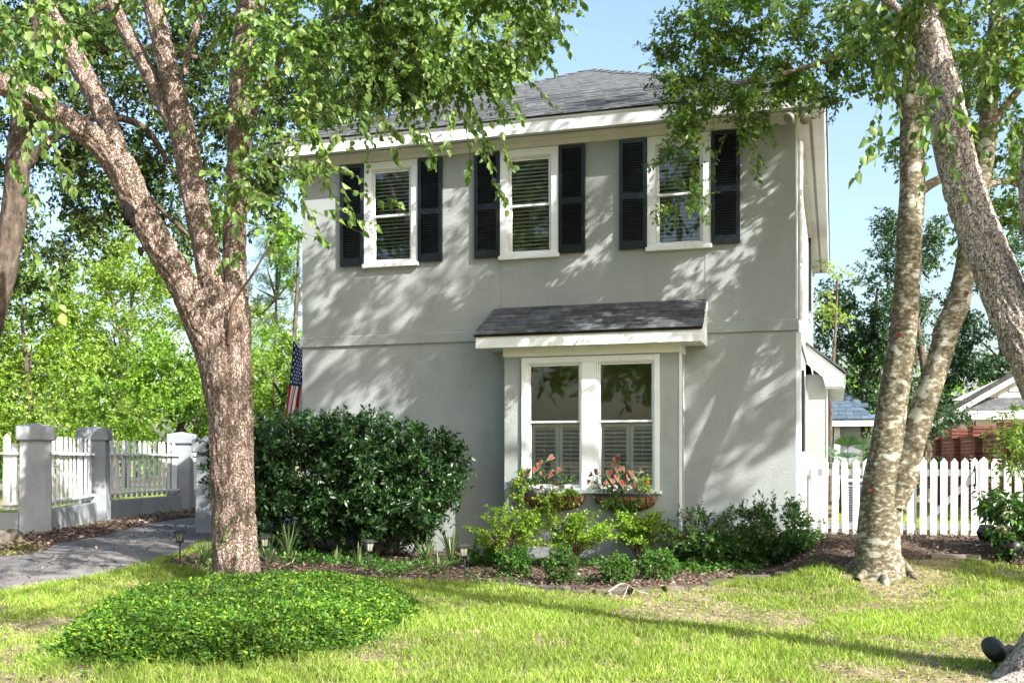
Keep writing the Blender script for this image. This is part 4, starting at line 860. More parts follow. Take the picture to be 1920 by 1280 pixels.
for (a, b, d) in (((470, 300), (770, 350), 9.4), ((440, 350), (690, 395), 9.3), ((520, 290), (650, 300), 9.6), ((480, 420), (610, 425), 9.4), ((430, 385), (520, 440), 9.3), ((560, 215), (700, 190), 9.6), ((590, 190), (740, 210), 9.5), ((700, 200), (745, 275), 10.3), ((790, 180), (800, 255), 10.4),
                  ((880, 180), (905, 280), 10.3), ((905, 240), (930, 345), 10.2), ((870, 210), (885, 300), 10.4), ((930, 170), (948, 280), 10.2), ((850, 200), (840, 270), 10.3), ((760, 230), (815, 280), 10.3), ((960, 90), (1045, 35), 10.4), ((920, 150), (970, 190), 10.4), ((1000, 10), (1050, 40), 10.4),
                  ((10, 150), (65, 250), 8.2), ((20, 300), (70, 360), 8.2), ((40, 440), (110, 535), 8.0), ((60, 210), (140, 330), 8.4), ((-10, 60), (45, 40), 8.0), ((600, 300), (560, 350), 9.3), ((640, 240), (600, 300), 9.5), ((460, 470), (420, 480), 11.3), ((440, 330), (520, 380), 10.5), ((470, 270), (560, 300), 10.1)):
    SPR.append((at(*a, d), at(*b, d-.15)))
S0 = np.array([s for s, e in SPR]); D0 = np.array([e-s for s, e in SPR]); l0 = np.linalg.norm(D0, axis=1)
S2 = []; D2 = []; L2 = []
for s, d, l in zip(S0, D0, l0):
    S2.append(s); D2.append(d); L2.append(l)
    for q in np.linspace(.15, .85, max(2, int(l/.22))):
        S2.append(s+d*q-np.array([0, 0, .12*l*q*q])); D2.append(nrm(d)+rg.normal(size=3)*.45+np.array([0, 0, -.45])); L2.append(rg.uniform(.14, .30))
lf2, tw2 = twigs(rg, np.array(S2), np.array(D2), np.array(L2), 9, .088, .060, droop=.18, hang=.8, spread=.6, shape='ovate', up=.3, tr=.004)
# small leaves sprouting on the lower trunk
q = np.array([at(rg.uniform(405, 480), rg.uniform(960, 1090), BD-.28) for _ in range(16)]); lf3, tw3 = twigs(rg, q, np.tile([0, -.2, 1.], (16, 1)), .12, 5, .04, .03, shape='ovate', hang=.2)
foliage(BL, merge([lf1, lf2, lf3]), merge([tw1, tw2, tw3]), 'birch_leaf')

# ------------------------------------------------------------------ forked grey tree by the gate
g0 = G(1650, 1072); GD = 11.5
GT = thing('holly_tree', tuple(g0), 'forked smooth grey tree with mottled bark in front of the picket fence', 'tree')
limbs(GT, 'trunk', [(1648, 1088, GD, 112), (1648, 1066, GD, 94), (1646, 1035, GD, 82), (1648, 990, GD, 76), (1653, 940, GD, 76), (1660, 890, GD, 76), (1664, 850, GD, 66), (1668, 800, GD, 58), (1676, 740, GD, 54), (1686, 680, GD, 52), (1696, 600, GD, 49), (1702, 520, GD, 47), (1706, 430, GD, 46), (1711, 350, GD, 45), (1709, 260, GD, 42), (1712, 160, GD, 40), (1720, 60, GD, 36), (1728, -60, GD, 30), (1735, -200, GD, 22)], 'grey_bark', sides=72, step=.03, amp=.02, freq=10, lump=.07, seed=21)
limbs(GT, 'limb', [(1672, 950, GD-.05, 52), (1690, 890, GD-.06, 60), (1706, 840, GD-.06, 50), (1730, 770, GD-.05, 45), (1750, 710, GD-.04, 43), (1768, 650, GD-.03, 42), (1776, 615, GD-.02, 46), (1795, 570, GD, 44), (1808, 510, GD+.05, 38), (1818, 440, GD+.1, 36), (1836, 360, GD+.15, 35), (1850, 270, GD+.2, 33), (1856, 170, GD+.25, 31), (1866, 60, GD+.3, 27), (1880, -90, GD+.4, 20)], 'grey_bark', sides=60, step=.03, amp=.02, freq=10, lump=.09, seed=22)
for rows in ([(1716, 365, GD, 22), (1745, 345, GD+.05, 18), (1775, 330, GD+.1, 15), (1830, 300, GD+.2, 12)], [(1708, 220, GD, 20), (1660, 150, GD+.2, 15), (1620, 110, GD+.4, 13), (1590, 100, GD+.5, 12), (1500, 130, GD+.5, 9), (1380, 160, GD+.6, 6)], [(1850, 250, GD+.2, 22), (1885, 200, GD+.3, 16), (1925, 150, GD+.3, 12)], [(1712, 120, GD, 18), (1640, 30, GD+.2, 14), (1560, -20, GD+.3, 11), (1430, -30, GD+.5, 8)], [(1840, 350, GD+.2, 16), (1890, 340, GD+.4, 12), (1940, 360, GD+.6, 10)]):
    limbs(GT, 'branch', rows, 'grey_bark', sides=20, step=.05, amp=.02, lump=.08, seed=len(rows))
for rows in (((1632, 1052), (1612, 1060), (1590, 1068), (1572, 1074)), ((1650, 1060), (1655, 1078), (1660, 1092), (1664, 1100)), ((1668, 1055), (1690, 1066), (1712, 1080), (1730, 1092)), ((1640, 1062), (1625, 1078), (1608, 1090))):
    n = len(rows); V, F = limb_mesh([(*on_ground(*G(px, py)[:2], (.10, .05, .01, -.05)[i]), (.10, .065, .04, .02)[i]) for i, (px, py) in enumerate(rows)], sides=18, step=.04, amp=.03, lump=.15, seed=n); big('root', V, F, M['grey_bark'], GT, True)
for (px, py, d, w, h) in ((1681, 612, GD, 12, 4), (1685, 630, GD, 13, 8), (1714, 590, GD, 5, 5), (1657, 800, GD, 6, 7), (1631, 918, GD, 9, 8), (1641, 930, GD, 14, 6), (1813, 553, GD, 12, 4), (1637, 850, GD, 5, 8), (1675, 786, GD, 5, 4)):
    c = at(px, py, d); k = d/FPX; R_ = 24*k; pts = []; mb = MB()
    for i in range(9):
        a = 2*PI*i/9; rr = rg.uniform(.6, 1.1); pts.append((c[0]+w*k*.5*math.cos(a)*rr, 0, c[2]+h*k*.5*math.sin(a)*rr))
    bvec = nrm(np.append(CAM[:2]-c[:2], 0))
    mb.add([(x+bvec[0]*R_*1.03, c[1]+bvec[1]*R_*1.03, z) for x, _, z in pts]+[(x+bvec[0]*R_*.8, c[1]+bvec[1]*R_*.8, z) for x, _, z in pts], [tuple(range(9))]+[(i, (i+1) % 9, 9+(i+1) % 9, 9+i) for i in range(9)])
    mb.build('lichen', M['red_lichen'], GT)
GL = [lobe_px(*r) for r in ((1335, 110, 12.3, 95, 90, 330), (1270, 150, 12.2, 55, 70, 130), (1310, 200, 12.2, 70, 50, 120), (1420, 70, 12.3, 110, 80, 330), (1400, 175, 12.3, 90, 50, 170), (1280, 280, 12.4, 35, 45, 22), (1295, 380, 12.4, 34, 40, 40), (1420, 275, 12.5, 25, 35, 14), (1440, 220, 12.4, 45, 35, 44), (1530, 90, 12.2, 90, 85, 240), (1340, 30, 12.2, 90, 50, 160),
      (1630, 90, 12.0, 90, 90, 150), (1660, 240, 12.0, 50, 70, 60), (1700, 60, 11.6, 100, 80, 170), (1820, 60, 11.8, 110, 90, 240), (1900, 150, 11.8, 90, 110, 200), (1890, 300, 12.2, 70, 90, 130), (1790, 260, 12.3, 70, 60, 70), (1910, 430, 12.4, 50, 60, 80), (1600, 180, 12.1, 50, 70, 60))]
GL = [(c, r, n*(.60 if c[0] < .9 else 1.0)) for c, r, n in GL]
lf1, tw1 = lobe_twigs(rg, GL, 15, .074, .036, .28, lo=.15, droop=.2, hang=.25, shape='diamond', spread=.8, up=.5, tr=.003, clump=13)
HI = [((1.2, -1.9, 7.6), (2.2, 1.6, 1.3), 70), ((-1.2, -1.7, 7.4), (1.8, 1.2, .8), 46), ((3.4, -2.4, 7.6), (1.8, 1.6, 1.5), 76), ((2.2, -1.4, 9.4), (2.4, 1.8, 1.2), 90), ((3.6, -1.2, 5.6), (1.2, 1.2, 1.3), 50), ((2.6, -2.6, 5.6), (1.0, .9, .9), 34), ((4.8, -2.6, 9.4), (1.8, 1.6, 1.4), 90), ((2.4, -.8, 4.0), (.7, .6, .7), 26),
      ((.5, -3.6, 9.2), (1.6, 1.2, 1.0), 80), ((-.8, -3.4, 8.0), (1.3, 1.0, .9), 60), ((2.2, -4.2, 9.0), (1.5, 1.2, 1.0), 70), ((-1.8, -2.7, 8.3), (1.4, 1.0, .8), 60), ((3.6, -4.4, 10.8), (1.9, 1.5, 1.2), 80), ((-2.6, -2.0, 6.9), (1.0, .8, .5), 36), ((0.6, -4.6, 7.6), (1.3, 1.1, .9), 56)]
HI = [(c, r, n*(1.0 if i > 7 else .58)) for i, (c, r, n) in enumerate(HI)]
lf2, tw2 = lobe_twigs(rg, HI, 22, .075, .042, .36, lo=.1, droop=.2, hang=.25, shape='diamond', spread=.8, up=.5, tr=.004, clump=16)
q = np.array([[(1310, 250), (1290, 400)], [(1300, 300), (1325, 415)], [(1395, 220), (1415, 320)], [(1430, 200), (1455, 270)], [(1290, 250), (1270, 310)], [(1360, 250), (1330, 330)]]); S2 = np.array([at(*a, 12.45) for a, b in q]); E2 = np.array([at(*b, 12.45) for a, b in q])
lf3, tw3 = twigs(rg, S2, E2-S2, np.linalg.norm(E2-S2, axis=1), 30, .074, .036, droop=.05, hang=.3, spread=.9, shape='diamond', tr=.005)
foliage(GT, merge([lf1, lf2, lf3]), merge([tw1, tw2, tw3]), 'holly_leaf')

# ------------------------------------------------------------------ near right birch (trunk leans out of frame)
RD = 6.9; r0 = at(1990, 1296, RD)
RB = thing('birch_tree', (r0[0], r0[1], float(zt(r0[0], r0[1]))), 'near birch leaning in from the right edge with flaking grey bark', 'tree')
limbs(RB, 'trunk', [(1975, 1330, RD, 300), (1984, 1285, RD, 215), (1996, 1235, RD, 175), (2008, 1150, RD, 130), (2016, 1000, RD, 108), (2004, 870, RD+.02, 96), (1975, 760, RD+.05, 88), (1932, 660, RD+.1, 82), (1890, 565, RD+.2, 78), (1850, 470, RD+.3, 75), (1815, 380, RD+.4, 72), (1792, 290, RD+.5, 70), (1770, 190, RD+.6, 66), (1745, 90, RD+.7, 60), (1722, 0, RD+.8, 54), (1700, -120, RD+.9, 46)], 'birch_bark2', sides=90, step=.021, amp=.12, freq=26, seed=31)
limbs(RB, 'limb', [(2010, 1000, RD, 80), (2000, 800, RD, 66), (1975, 600, RD, 56), (1945, 450, RD, 48), (1934, 350, RD, 44), (1945, 240, RD, 40), (1965, 100, RD, 36), (1980, -80, RD, 30)], 'birch_bark2', sides=50, step=.025, amp=.12, freq=24, seed=32)
limbs(RB, 'root', [(1975, 1285, RD-.1, 120), (1920, 1283, RD-.1, 60), (1870, 1290, RD-.15, 34), (1810, 1296, RD-.2, 20)], 'birch_bark2', sides=40, step=.02, amp=.08, freq=24, seed=33)
limbs(RB, 'branch', [(1745, 90, RD+.7, 26), (1700, 40, RD+.7, 20), (1640, -20, RD+.6, 16), (1560, -60, RD+.5, 10)], 'birch_bark2', sides=24, step=.03, seed=34)
RL = [lobe_px(*r) for r in ((1690, 60, 7.9, 90, 70, 24), (1810, 60, 7.6, 110, 80, 34), (1890, 40, 7.4, 70, 80, 26), (1890, 170, 7.4, 50, 70, 14), (1640, 30, 7.9, 70, 50, 16), (1770, 190, 7.0, 50, 50, 8), (1720, -10, 7.2, 120, 50, 26))]
lf1, tw1 = lobe_twigs(rg, RL, 12, .068, .045, .36, lo=.2, droop=.5, hang=.75, shape='ovate', spread=.6, up=.35, tr=.003, clump=5)
q = np.array([[(1680, 130), (1620, 250)], [(1650, 230), (1605, 325)], [(1690, 200), (1640, 290)], [(1740, 200), (1720, 270)], [(1470, -20), (1452, 40)], [(1800, 170), (1770, 250)]]); S2 = np.array([at(*a, 7.3) for a, b in q]); E2 = np.array([at(*b, 7.25) for a, b in q])
lf2, tw2 = twigs(rg, S2, E2-S2, np.linalg.norm(E2-S2, axis=1), 12, .085, .055, droop=.1, hang=.8, shape='ovate', up=.3, tr=.003)
HB = [((2.6, -7.4, 7.6), (2.2, 2.0, 1.6), 260), ((5.0, -8.4, 8.4), (2.0, 1.8, 1.8), 230), ((1.0, -6.0, 8.6), (1.8, 1.8, 1.2), 150), ((3.6, -11.6, 7.2), (1.6, 1.3, 1.0), 110), ((1.6, -9.9, 6.9), (1.3, 1.0, .8), 100), ((5.6, -10.2, 8.0), (1.4, 1.2, 1.0), 50)]
lf3, tw3 = lobe_twigs(rg, HB, 15, .085, .056, .42, lo=.2, droop=.5, hang=.7, shape='diamond', spread=.6, up=.35, tr=.004, clump=8)
foliage(RB, merge([lf1, lf2, lf3]), merge([tw1, tw2, tw3]), 'birch_leaf')
# tall tree out of frame to the right: its shade lies on the facade and lawn
sp = (8.2, -5.0); ST = thing('shade_tree', on_ground(*sp), 'tall shade tree beyond the right edge whose leaves dapple the facade', 'tree')
V, F = limb_mesh([(*on_ground(*sp, -.2), .34), (8.2, -5, 1.2, .27), (8.1, -5, 4, .23), (8.3, -4.9, 7, .18), (8.1, -5.1, 10, .12), (8.2, -5, 13.5, .05)], sides=20, step=.2, seed=41); big('trunk', V, F, M['dark_bark'], ST, True)
for (a, b) in (((8.2, -5, 6), (5.6, -4.2, 9.2)), ((8.2, -5, 7), (10.5, -6, 10)), ((8.2, -5, 8), (6.8, -6.6, 11)), ((8.2, -5, 9), (8.8, -3.2, 12))):
    a, b = np.array(a), np.array(b); V, F = limb_mesh([(*a, .11), (*(a*.5+b*.5+[0, 0, .3]), .07), (*b, .02)], sides=10, step=.2); big('limb', V, F, M['dark_bark'], ST, True)
SH = [((5.8, -4.2, 9.6), (1.7, 1.6, 1.3), 120), ((8.3, -5.0, 12.6), (2.2, 2.2, 1.6), 170), ((10.4, -6.0, 10.4), (2.0, 2.0, 1.6), 140), ((6.6, -6.6, 11.4), (1.7, 1.6, 1.3), 120), ((8.8, -3.2, 11.4), (1.8, 1.8, 1.4), 130), ((6.2, -3.2, 12.2), (1.6, 1.5, 1.2), 90), ((9.4, -4.6, 8.2), (1.7, 1.7, 1.2), 110), ((7.0, -4.6, 7.4), (1.4, 1.4, 1.0), 90)]
SH = [(c, r, n*.6) for c, r, n in SH]
lf1, tw1 = lobe_twigs(rg, SH, 22, .10, .06, .5, lo=.1, droop=.2, hang=.3, spread=.8, up=.5, tr=.005, clump=20); foliage(ST, lf1, tw1, 'dark_leaf')
# ------------------------------------------------------------------ background trees
def bg_tree(name, label, px, depth, lobes, leaf, size, m=20, dens=1.15, trunk=None, bark='dark_bark', clump=22, asp=.62, ln=None, group='background trees', lo=.25, rad=.09, cat='tree'):
    size = size*.72; b = at(px, 860, depth); b[2] = float(zt(b[0], b[1])); t = thing(name, tuple(b), label, cat, group)
    L = []
    for r in lobes:
        d = depth+(r[4] if len(r) > 4 else 0); k = d/FPX; area = PI*r[2]*r[3]*k*k; n = dens*area*5.2/(m*size*size*asp)
        L.append(lobe_px(r[0], r[1], d, r[2], r[3], n))
    top = max(L, key=lambda l: l[0][2])[0]
    path = np.array([(*b-np.array([0, 0, .3]), rad*1.3), (*(b*.6+top*.4), rad), (*(b*.2+top*.8), rad*.6), (*top, .03)]); path[1, :2] = path[0, :2]*.8+path[1, :2]*.2
    V, F = limb_mesh(path, sides=14, step=.3); big('trunk', V, F, M[bark], t, True)
    bp = []
    for c, r, n in L:
        h = np.clip((c[2]-r[2]-b[2])/(top[2]-b[2]), .15, .8); s = b*(1-h)+top*h; s[:2] = path[0, :2]*(1-h)+top[:2]*h
        if np.linalg.norm(c-s) > .4: bp.append(limb_mesh([(*s, rad*.45), (*(s*.5+c*.5+[0, 0, .2]), rad*.3), (*c, .02)], sides=8, step=.4))
    if bp: V, F = merge(bp); big('limb', V, F, M[bark], t, True)
    lf, tw = lobe_twigs(rg, L, m, size, size*asp, ln or size*5.5, lo=lo, droop=.2, hang=.35, spread=.8, up=.6, tr=.008, clump=clump)
    foliage(t, lf, None, leaf); return t
# dark small-leaved evergreen behind the birch (its trunk stands at the left edge)
DE = thing('evergreen_tree', on_ground(*at(-90, 860, 15)[:2]), 'dark small leaved tree with lichened trunk at the left edge', 'tree')
b = at(-90, 860, 15); V, F = limb_mesh([(b[0], b[1], -.4, .26), lm(-70, 800, 15, 56), lm(-30, 640, 15, 50), lm(8, 500, 15, 46), lm(28, 380, 15, 44), lm(36, 280, 15, 42), lm(46, 190, 15, 38), lm(70, 60, 15, 34), lm(110, -100, 15, 26)], sides=50, step=.05, amp=.06, seed=51); big('trunk', V, F, M['dark_bark'], DE, True)
for rows in ([(30, 330, 15, 22), (100, 260, 15, 18), (180, 220, 15, 15), (270, 240, 15.2, 12), (330, 330, 15.4, 9)], [(44, 200, 15, 22), (140, 110, 15, 18), (260, 90, 15.2, 14), (420, 120, 15.4, 9)], [(150, 235, 15, 14), (230, 320, 15.2, 11), (300, 390, 15.3, 9), (352, 440, 15.4, 7)], [(60, 100, 15, 20), (220, 0, 15.3, 14), (420, -20, 15.6, 10), (560, 60, 15.8, 7)]):
    limbs(DE, 'limb', rows, 'dark_bark', sides=14, step=.08, seed=len(rows))
L = [lobe_px(*r) for r in ((90, 110, 15, 130, 110, 330), (240, 130, 15.4, 140, 120, 420), (380, 170, 15.6, 130, 120, 400), (500, 130, 16, 120, 110, 330), (70, 300, 15.6, 90, 90, 200), (200, 320, 15.8, 110, 80, 250), (330, 360, 16, 90, 90, 210), (100, 420, 15.8, 90, 60, 160), (430, 330, 16, 70, 110, 190), (520, 280, 16.2, 60, 70, 120), (610, 150, 16.5, 110, 90, 230), (600, 240, 16.5, 60, 50, 80), (300, -30, 15.5, 260, 80, 380), (40, 540, 16.4, 70, 60, 80), (30, -20, 15, 120, 80, 200))]
lf, tw = lobe_twigs(rg, L, 17, .085, .042, .38, lo=.2, droop=.25, hang=.3, spread=.8, up=.5, tr=.005, clump=9); foliage(DE, lf, tw, 'dark_leaf')
bg_tree('vine_covered_tree', 'bright vine smothered tree at the left above the nearest pillar', 60, 30, ((60, 640, 120, 140), (0, 720, 90, 130), (120, 740, 90, 100), (40, 560, 90, 90), (-60, 640, 100, 180), (30, 820, 130, 60), (180, 820, 90, 50)), 'vine_leaf', .15)
bg_tree('vine_covered_tree', 'tall yellow green vine draped tree behind the middle pillar', 210, 32, ((210, 620, 80, 110), (230, 720, 70, 90), (180, 560, 90, 80), (250, 540, 60, 80), (130, 640, 60, 80)), 'vine_leaf', .15)
bg_tree('rounded_tree', 'rounded bright green tree just left of the birch trunk', 320, 26, ((300, 710, 90, 90), (350, 660, 70, 80), (390, 720, 70, 90), (250, 760, 60, 60), (330, 790, 90, 50), (420, 640, 50, 70)), 'bush_leaf', .14)
bg_tree('pale_tree', 'pale open crowned tree far behind the leaning birch limb', 240, 42, ((240, 440, 90, 80), (160, 470, 80, 70), (310, 500, 80, 80), (270, 560, 90, 70), (190, 400, 60, 50)), 'pale_leaf', .19, dens=.75)
bg_tree('pale_tree', 'pale airy tree between the leaning limb and upright birch stems', 380, 44, ((380, 490, 70, 90), (420, 580, 60, 80), (350, 580, 60, 60), (480, 600, 50, 60)), 'pale_leaf', .19, dens=.7)
bg_tree('leafy_shrub', 'yellow green shrub mass between birch trunk and flag', 510, 24, ((500, 740, 55, 70), (540, 690, 40, 70), (470, 690, 50, 60), (520, 800, 70, 50), (555, 760, 30, 60)), 'vine_leaf', .12, cat='shrub')
bg_tree('leafy_tree', 'mid green tree showing left of the house above the flag', 545, 31, ((550, 600, 40, 70), (520, 640, 50, 50), (575, 520, 40, 60), (560, 450, 50, 60)), 'bush_leaf', .15)
bg_tree('far_tree', 'tall grey green tree rising above the left end of the roof', 640, 30, ((640, 170, 100, 90), (560, 210, 70, 80), (720, 120, 100, 90), (600, 60, 110, 80), (520, 320, 60, 70), (690, 30, 110, 60)), 'dark_leaf', .13, dens=.85)
bg_tree('far_tree', 'tall leafy tree behind the middle of the roof', 860, 31, ((850, 110, 100, 90), (930, 130, 60, 60), (780, 170, 70, 70), (890, 40, 110, 70), (800, 60, 80, 70)), 'pale_leaf', .13, dens=.8)
bg_tree('dense_tree', 'dense dark evergreen tree behind the side of the house', 1610, 30, ((1610, 600, 70, 90), (1645, 540, 60, 60), (1590, 720, 70, 90), (1660, 680, 60, 110), (1640, 790, 80, 60), (1560, 660, 30, 80), (1690, 590, 50, 90)), 'deep_leaf', .15, dens=1.2)
bg_tree('loose_tree', 'loose crowned bluish tree between the two grey stems', 1740, 27, ((1690, 400, 55, 60), (1650, 440, 40, 50), (1760, 480, 60, 60), (1720, 600, 50, 90), (1780, 400, 50, 60), (1750, 560, 50, 70), (1660, 520, 40, 50)), 'deep_leaf', .12, dens=.62, rad=.1)
bg_tree('dense_tree', 'dark leafy tree above the neighbour roof', 1860, 33, ((1860, 600, 80, 90), (1900, 500, 80, 130), (1820, 670, 70, 70), (1790, 620, 40, 60), (1780, 740, 60, 60), (1930, 660, 60, 90), (1740, 780, 50, 60)), 'deep_leaf', .15, dens=1.1)
bg_tree('yellowing_tree', 'thin yellow green tree just right of the house eave', 1556, 24, ((1553, 560, 16, 30), (1570, 520, 18, 24), (1560, 610, 22, 30)), 'pale_leaf', .10, dens=.7, rad=.05)
bg_tree('leafy_shrub', 'low dark shrub between grey trunk fork and brick wall', 1735, 20, ((1735, 790, 25, 40), (1740, 840, 30, 40), (1720, 850, 30, 50)), 'deep_leaf', .09, cat='shrub', rad=.04)
bg_tree('leafy_shrub', 'dark shrub against the neighbour wall over the brick piers', 1800, 22.5, ((1790, 795, 34, 22), (1830, 790, 24, 18), (1760, 805, 24, 24)), 'deep_leaf', .09, cat='shrub', rad=.04)
# loblolly pines: tufted needles
def pine(label, px, depth, tufts, trunk):
    b = at(px, 860, depth); b[2] = float(zt(b[0], b[1])); t = thing('pine_tree', tuple(b), label, 'tree', 'pines')
    V, F = limb_mesh([(*(b-[0, 0, .3]), .12)]+[lm(*r) for r in trunk], sides=14, step=.3); big('trunk', V, F, M['dark_bark'], t, True)
    ax_ = np.array([lm(*r)[:3] for r in trunk]); bp = []; S = []; D = []
    for (x, y, r, n) in tufts:
        c = at(x, y, depth); j = np.argmin(np.abs(ax_[:, 2]-c[2]+.4)); bp.append(limb_mesh([(*ax_[j], .05), (*(ax_[j]*.5+c*.5), .035), (*c, .012)], sides=6, step=.4))
        d, p = ball(rg, n, .3); S.append(c+p*r*depth/FPX); D.append(d+np.array([0, 0, .3]))
    V, F = merge(bp); big('limb', V, F, M['dark_bark'], t, True)
    S = np.vstack(S); D = np.vstack(D); lf, tw = twigs(rg, S, D, .20, 40, .22, .016, droop=0, hang=0, spread=.9, up=.2, tr=.008, jit=.35); foliage(t, lf, tw, 'pine_needle')
pine('pine with tufted needles beside the upper roof slope', 1010, 33, [(990, 60, 40, 50), (1010, 100, 22, 26), (960, 100, 35, 40), (1000, 30, 30, 30), (950, 40, 40, 40), (985, 130, 25, 18), (1005, 70, 25, 30), (930, 150, 30, 20)], [(960, 400, 33, 14), (955, 150, 33, 11), (950, 0, 33, 8)])
pine('slender pine left of the house beyond the driveway', 520, 36, [(500, 500, 35, 30), (540, 560, 35, 30), (490, 590, 30, 26), (530, 480, 30, 24), (550, 520, 25, 24), (505, 640, 35, 26), (510, 440, 30, 24), (480, 540, 25, 20), (540, 620, 30, 24)], [(515, 700, 36, 6), (518, 560, 36, 5), (520, 420, 36, 4)])
# far wood beyond the yards, one mass along the horizon
fw = []
for px, py, rx, ry, d in [(x, 800-40*math.sin(x*.013)**2, 110, 130, 58+6*math.sin(x)) for x in range(-300, 700, 90)]+[(x, 790-30*math.sin(x*.02), 100, 120, 60+5*math.sin(x)) for x in range(1500, 2200, 90)]: fw.append(lobe_px(px, py, d, rx, ry, 130))
lf, tw = lobe_twigs(rg, fw, 14, .42, .28, 1.2, lo=.3, clump=10); tag(big('far_wood', lf[0], lf[1], M['bush_leaf']), 'far mass of green trees closing the view at the horizon', 'woodland', kind='stuff')
# trees across the street behind the camera (seen in the window glass)
for i, (x, y, h) in enumerate(((-20, -29, 18), (-13, -31, 17), (-6, -30, 16), (-27, -31, 18), (2, -31, 14))):
    t = thing('street_tree', on_ground(x, y), ['tree across the street mirrored in the left upper window', 'tree across the street mirrored in the middle window', 'tree across the street mirrored in the bay glass', 'far left tree across the street', 'far right tree across the street'][i], 'tree', 'trees across the street')
    V, F = limb_mesh([(x, y, -.8, .25), (x, y, 3, .2), (x+.2, y, h*.8, .06)], sides=10, step=.4); big('trunk', V, F, M['dark_bark'], t, True)
    L = [((x+rg.normal()*2.2, y+rg.normal()*1.5, rg.uniform(3.0, h)), (2.4, 2.2, 1.9), 50) for _ in range(14)]; lf, tw = lobe_twigs(rg, L, 10, .44, .28, .8, lo=.2, clump=8); foliage(t, lf, None, 'bush_leaf')

# ------------------------------------------------------------------ shrubs of the bed
def shrub(name, label, base, lobes, leaf, m, L, W, ln, stems=4, group=None, cat='shrub', sr=.018, **kw):
    t = thing(name, tuple(base), label, cat, group); bp = []
    for k in range(stems):
        c = lobes[k % len(lobes)][0]; c = np.array(c); s = np.array(base)+rg.normal(size=3)*[.06, .06, 0]-[0, 0, .05]
        bp.append(limb_mesh([(*s, sr), (*(s*.55+c*.45+rg.normal(size=3)*.05), sr*.75), (*c, sr*.3)], sides=8, step=.08, amp=.05))
    V, F = merge(bp); big('stem', V, F, M['dark_bark'], t, True)
    lf, tw = lobe_twigs(rg, lobes, m, L, W, ln, **kw); foliage(t, lf, None if name == 'hedge' else tw, leaf, name='foliage'); return t
def hz(px, py, Y, rx, ry, rz, n): p = onY(px, py, Y); return (p, (rx, ry, rz), n)
Y0 = -.95
hl = [hz(490, 905, Y0-.1, .36, .5, .72, 300), hz(545, 870, Y0, .5, .55, .68, 400), hz(545, 960, Y0, .42, .5, .48, 300), hz(630, 880, Y0, .5, .55, .72, 430), hz(650, 945, Y0, .42, .5, .45, 320), hz(715, 880, Y0+.05, .5, .55, .66, 430), hz(730, 945, Y0, .42, .5, .50, 330), hz(790, 890, Y0+.1, .45, .5, .6, 380), hz(775, 960, Y0, .36, .45, .36, 230), hz(835, 880, Y0+.15, .20, .35, .34, 110), hz(590, 835, Y0, .55, .5, .36, 230), hz(680, 830, Y0, .55, .5, .30, 220), hz(450, 880, Y0-.2, .4, .5, .6, 240)]
base = on_ground(*onY(640, 1030, Y0)[:2])
HD = shrub('hedge', 'large dark glossy evergreen hedge clipped against the left facade', base, hl, 'hedge_leaf', 15, .084, .034, .19, stems=0 or 1, lo=.45, clump=6, spread=.9, hang=.02, droop=.05, up=.5, outward=1.0)
bp = []
for (px, py, qx, qy) in ((690, 1035, 660, 940), (735, 1040, 700, 960), (722, 1035, 760, 950), (640, 1035, 610, 950), (590, 1035, 560, 960), (530, 1035, 520, 950), (770, 1030, 800, 940), (700, 1035, 740, 930)):
    a = onY(px, py, Y0); a[2] = float(zt(a[0], a[1]))-.05; c = onY(qx, qy, Y0); bp.append(limb_mesh([(*a, .045), (*(a*.5+c*.5+[.03, 0, 0]), .035), (*c, .02)], sides=12, step=.06, amp=.05))
V, F = merge(bp); big('stem', V, F, M['dark_bark'], HD, True)
# three chartreuse layered shrubs
def layered(label, px, py, top, w, seed, leaf='lime_leaf'):
    b = G(px, py); r = np.random.default_rng(seed); k = proj_d(b)/FPX; H_ = (py-top)*k; t = thing('chartreuse_shrub', tuple(b), label, 'shrub', 'chartreuse shrubs below the bay'); S = []; D = []; Ln = []; bp = []
    for i in range(34):
        f = r.choice([.48, .62, .78, .90, 1.0])+r.uniform(-.03, .03); a = r.uniform(0, 2*PI); reach = w*k*.5*(.55+.5*math.sin(min(1, f)*PI*.9))*r.uniform(.5, 1.05)
        c = b+[0, 0, H_*f*.88]; root = b+[math.cos(a)*.05, math.sin(a)*.05, H_*f*.45]
        tip = c+np.array([math.cos(a)*reach, math.sin(a)*reach*.8, .02+.06*r.random()-.05*(reach/(w*k*.5))])
        P = spline([b+[0, 0, .0], root, root*.4+tip*.6+[0, 0, .06], tip], 10); bp.append(tube_arr(P, np.linspace(.010, .003, 10), 5))
        for q in np.linspace(.50, 1, 9):
            p = P[int(q*9)]; S.append(p); D.append(nrm(tip-root)*.6+r.normal(size=3)*[.7, .7, .05]); Ln.append(r.uniform(.10, .20))
    V, F = merge(bp); big('stem', V, F, M['twig'], t, True)
    lf, tw = twigs(r, np.array(S), np.array(D), np.array(Ln), 15, .040, .025, droop=.05, hang=-.02, spread=.9, up=1.2, tr=.002); foliage(t, lf, tw, leaf, name='foliage')
def proj_d(p): d = np.asarray(p)-CAM; return d[0]*UX[1]+d[1]*UY[1]
layered('tallest brightest chartreuse shrub below the left window basket', 950, 1072, 950, 150, 1)
layered('middle chartreuse shrub with spreading sprays below the bay', 1080, 1068, 958, 170, 2)
layered('rightmost chartreuse shrub below the right window basket', 1195, 1062, 962, 150, 3)
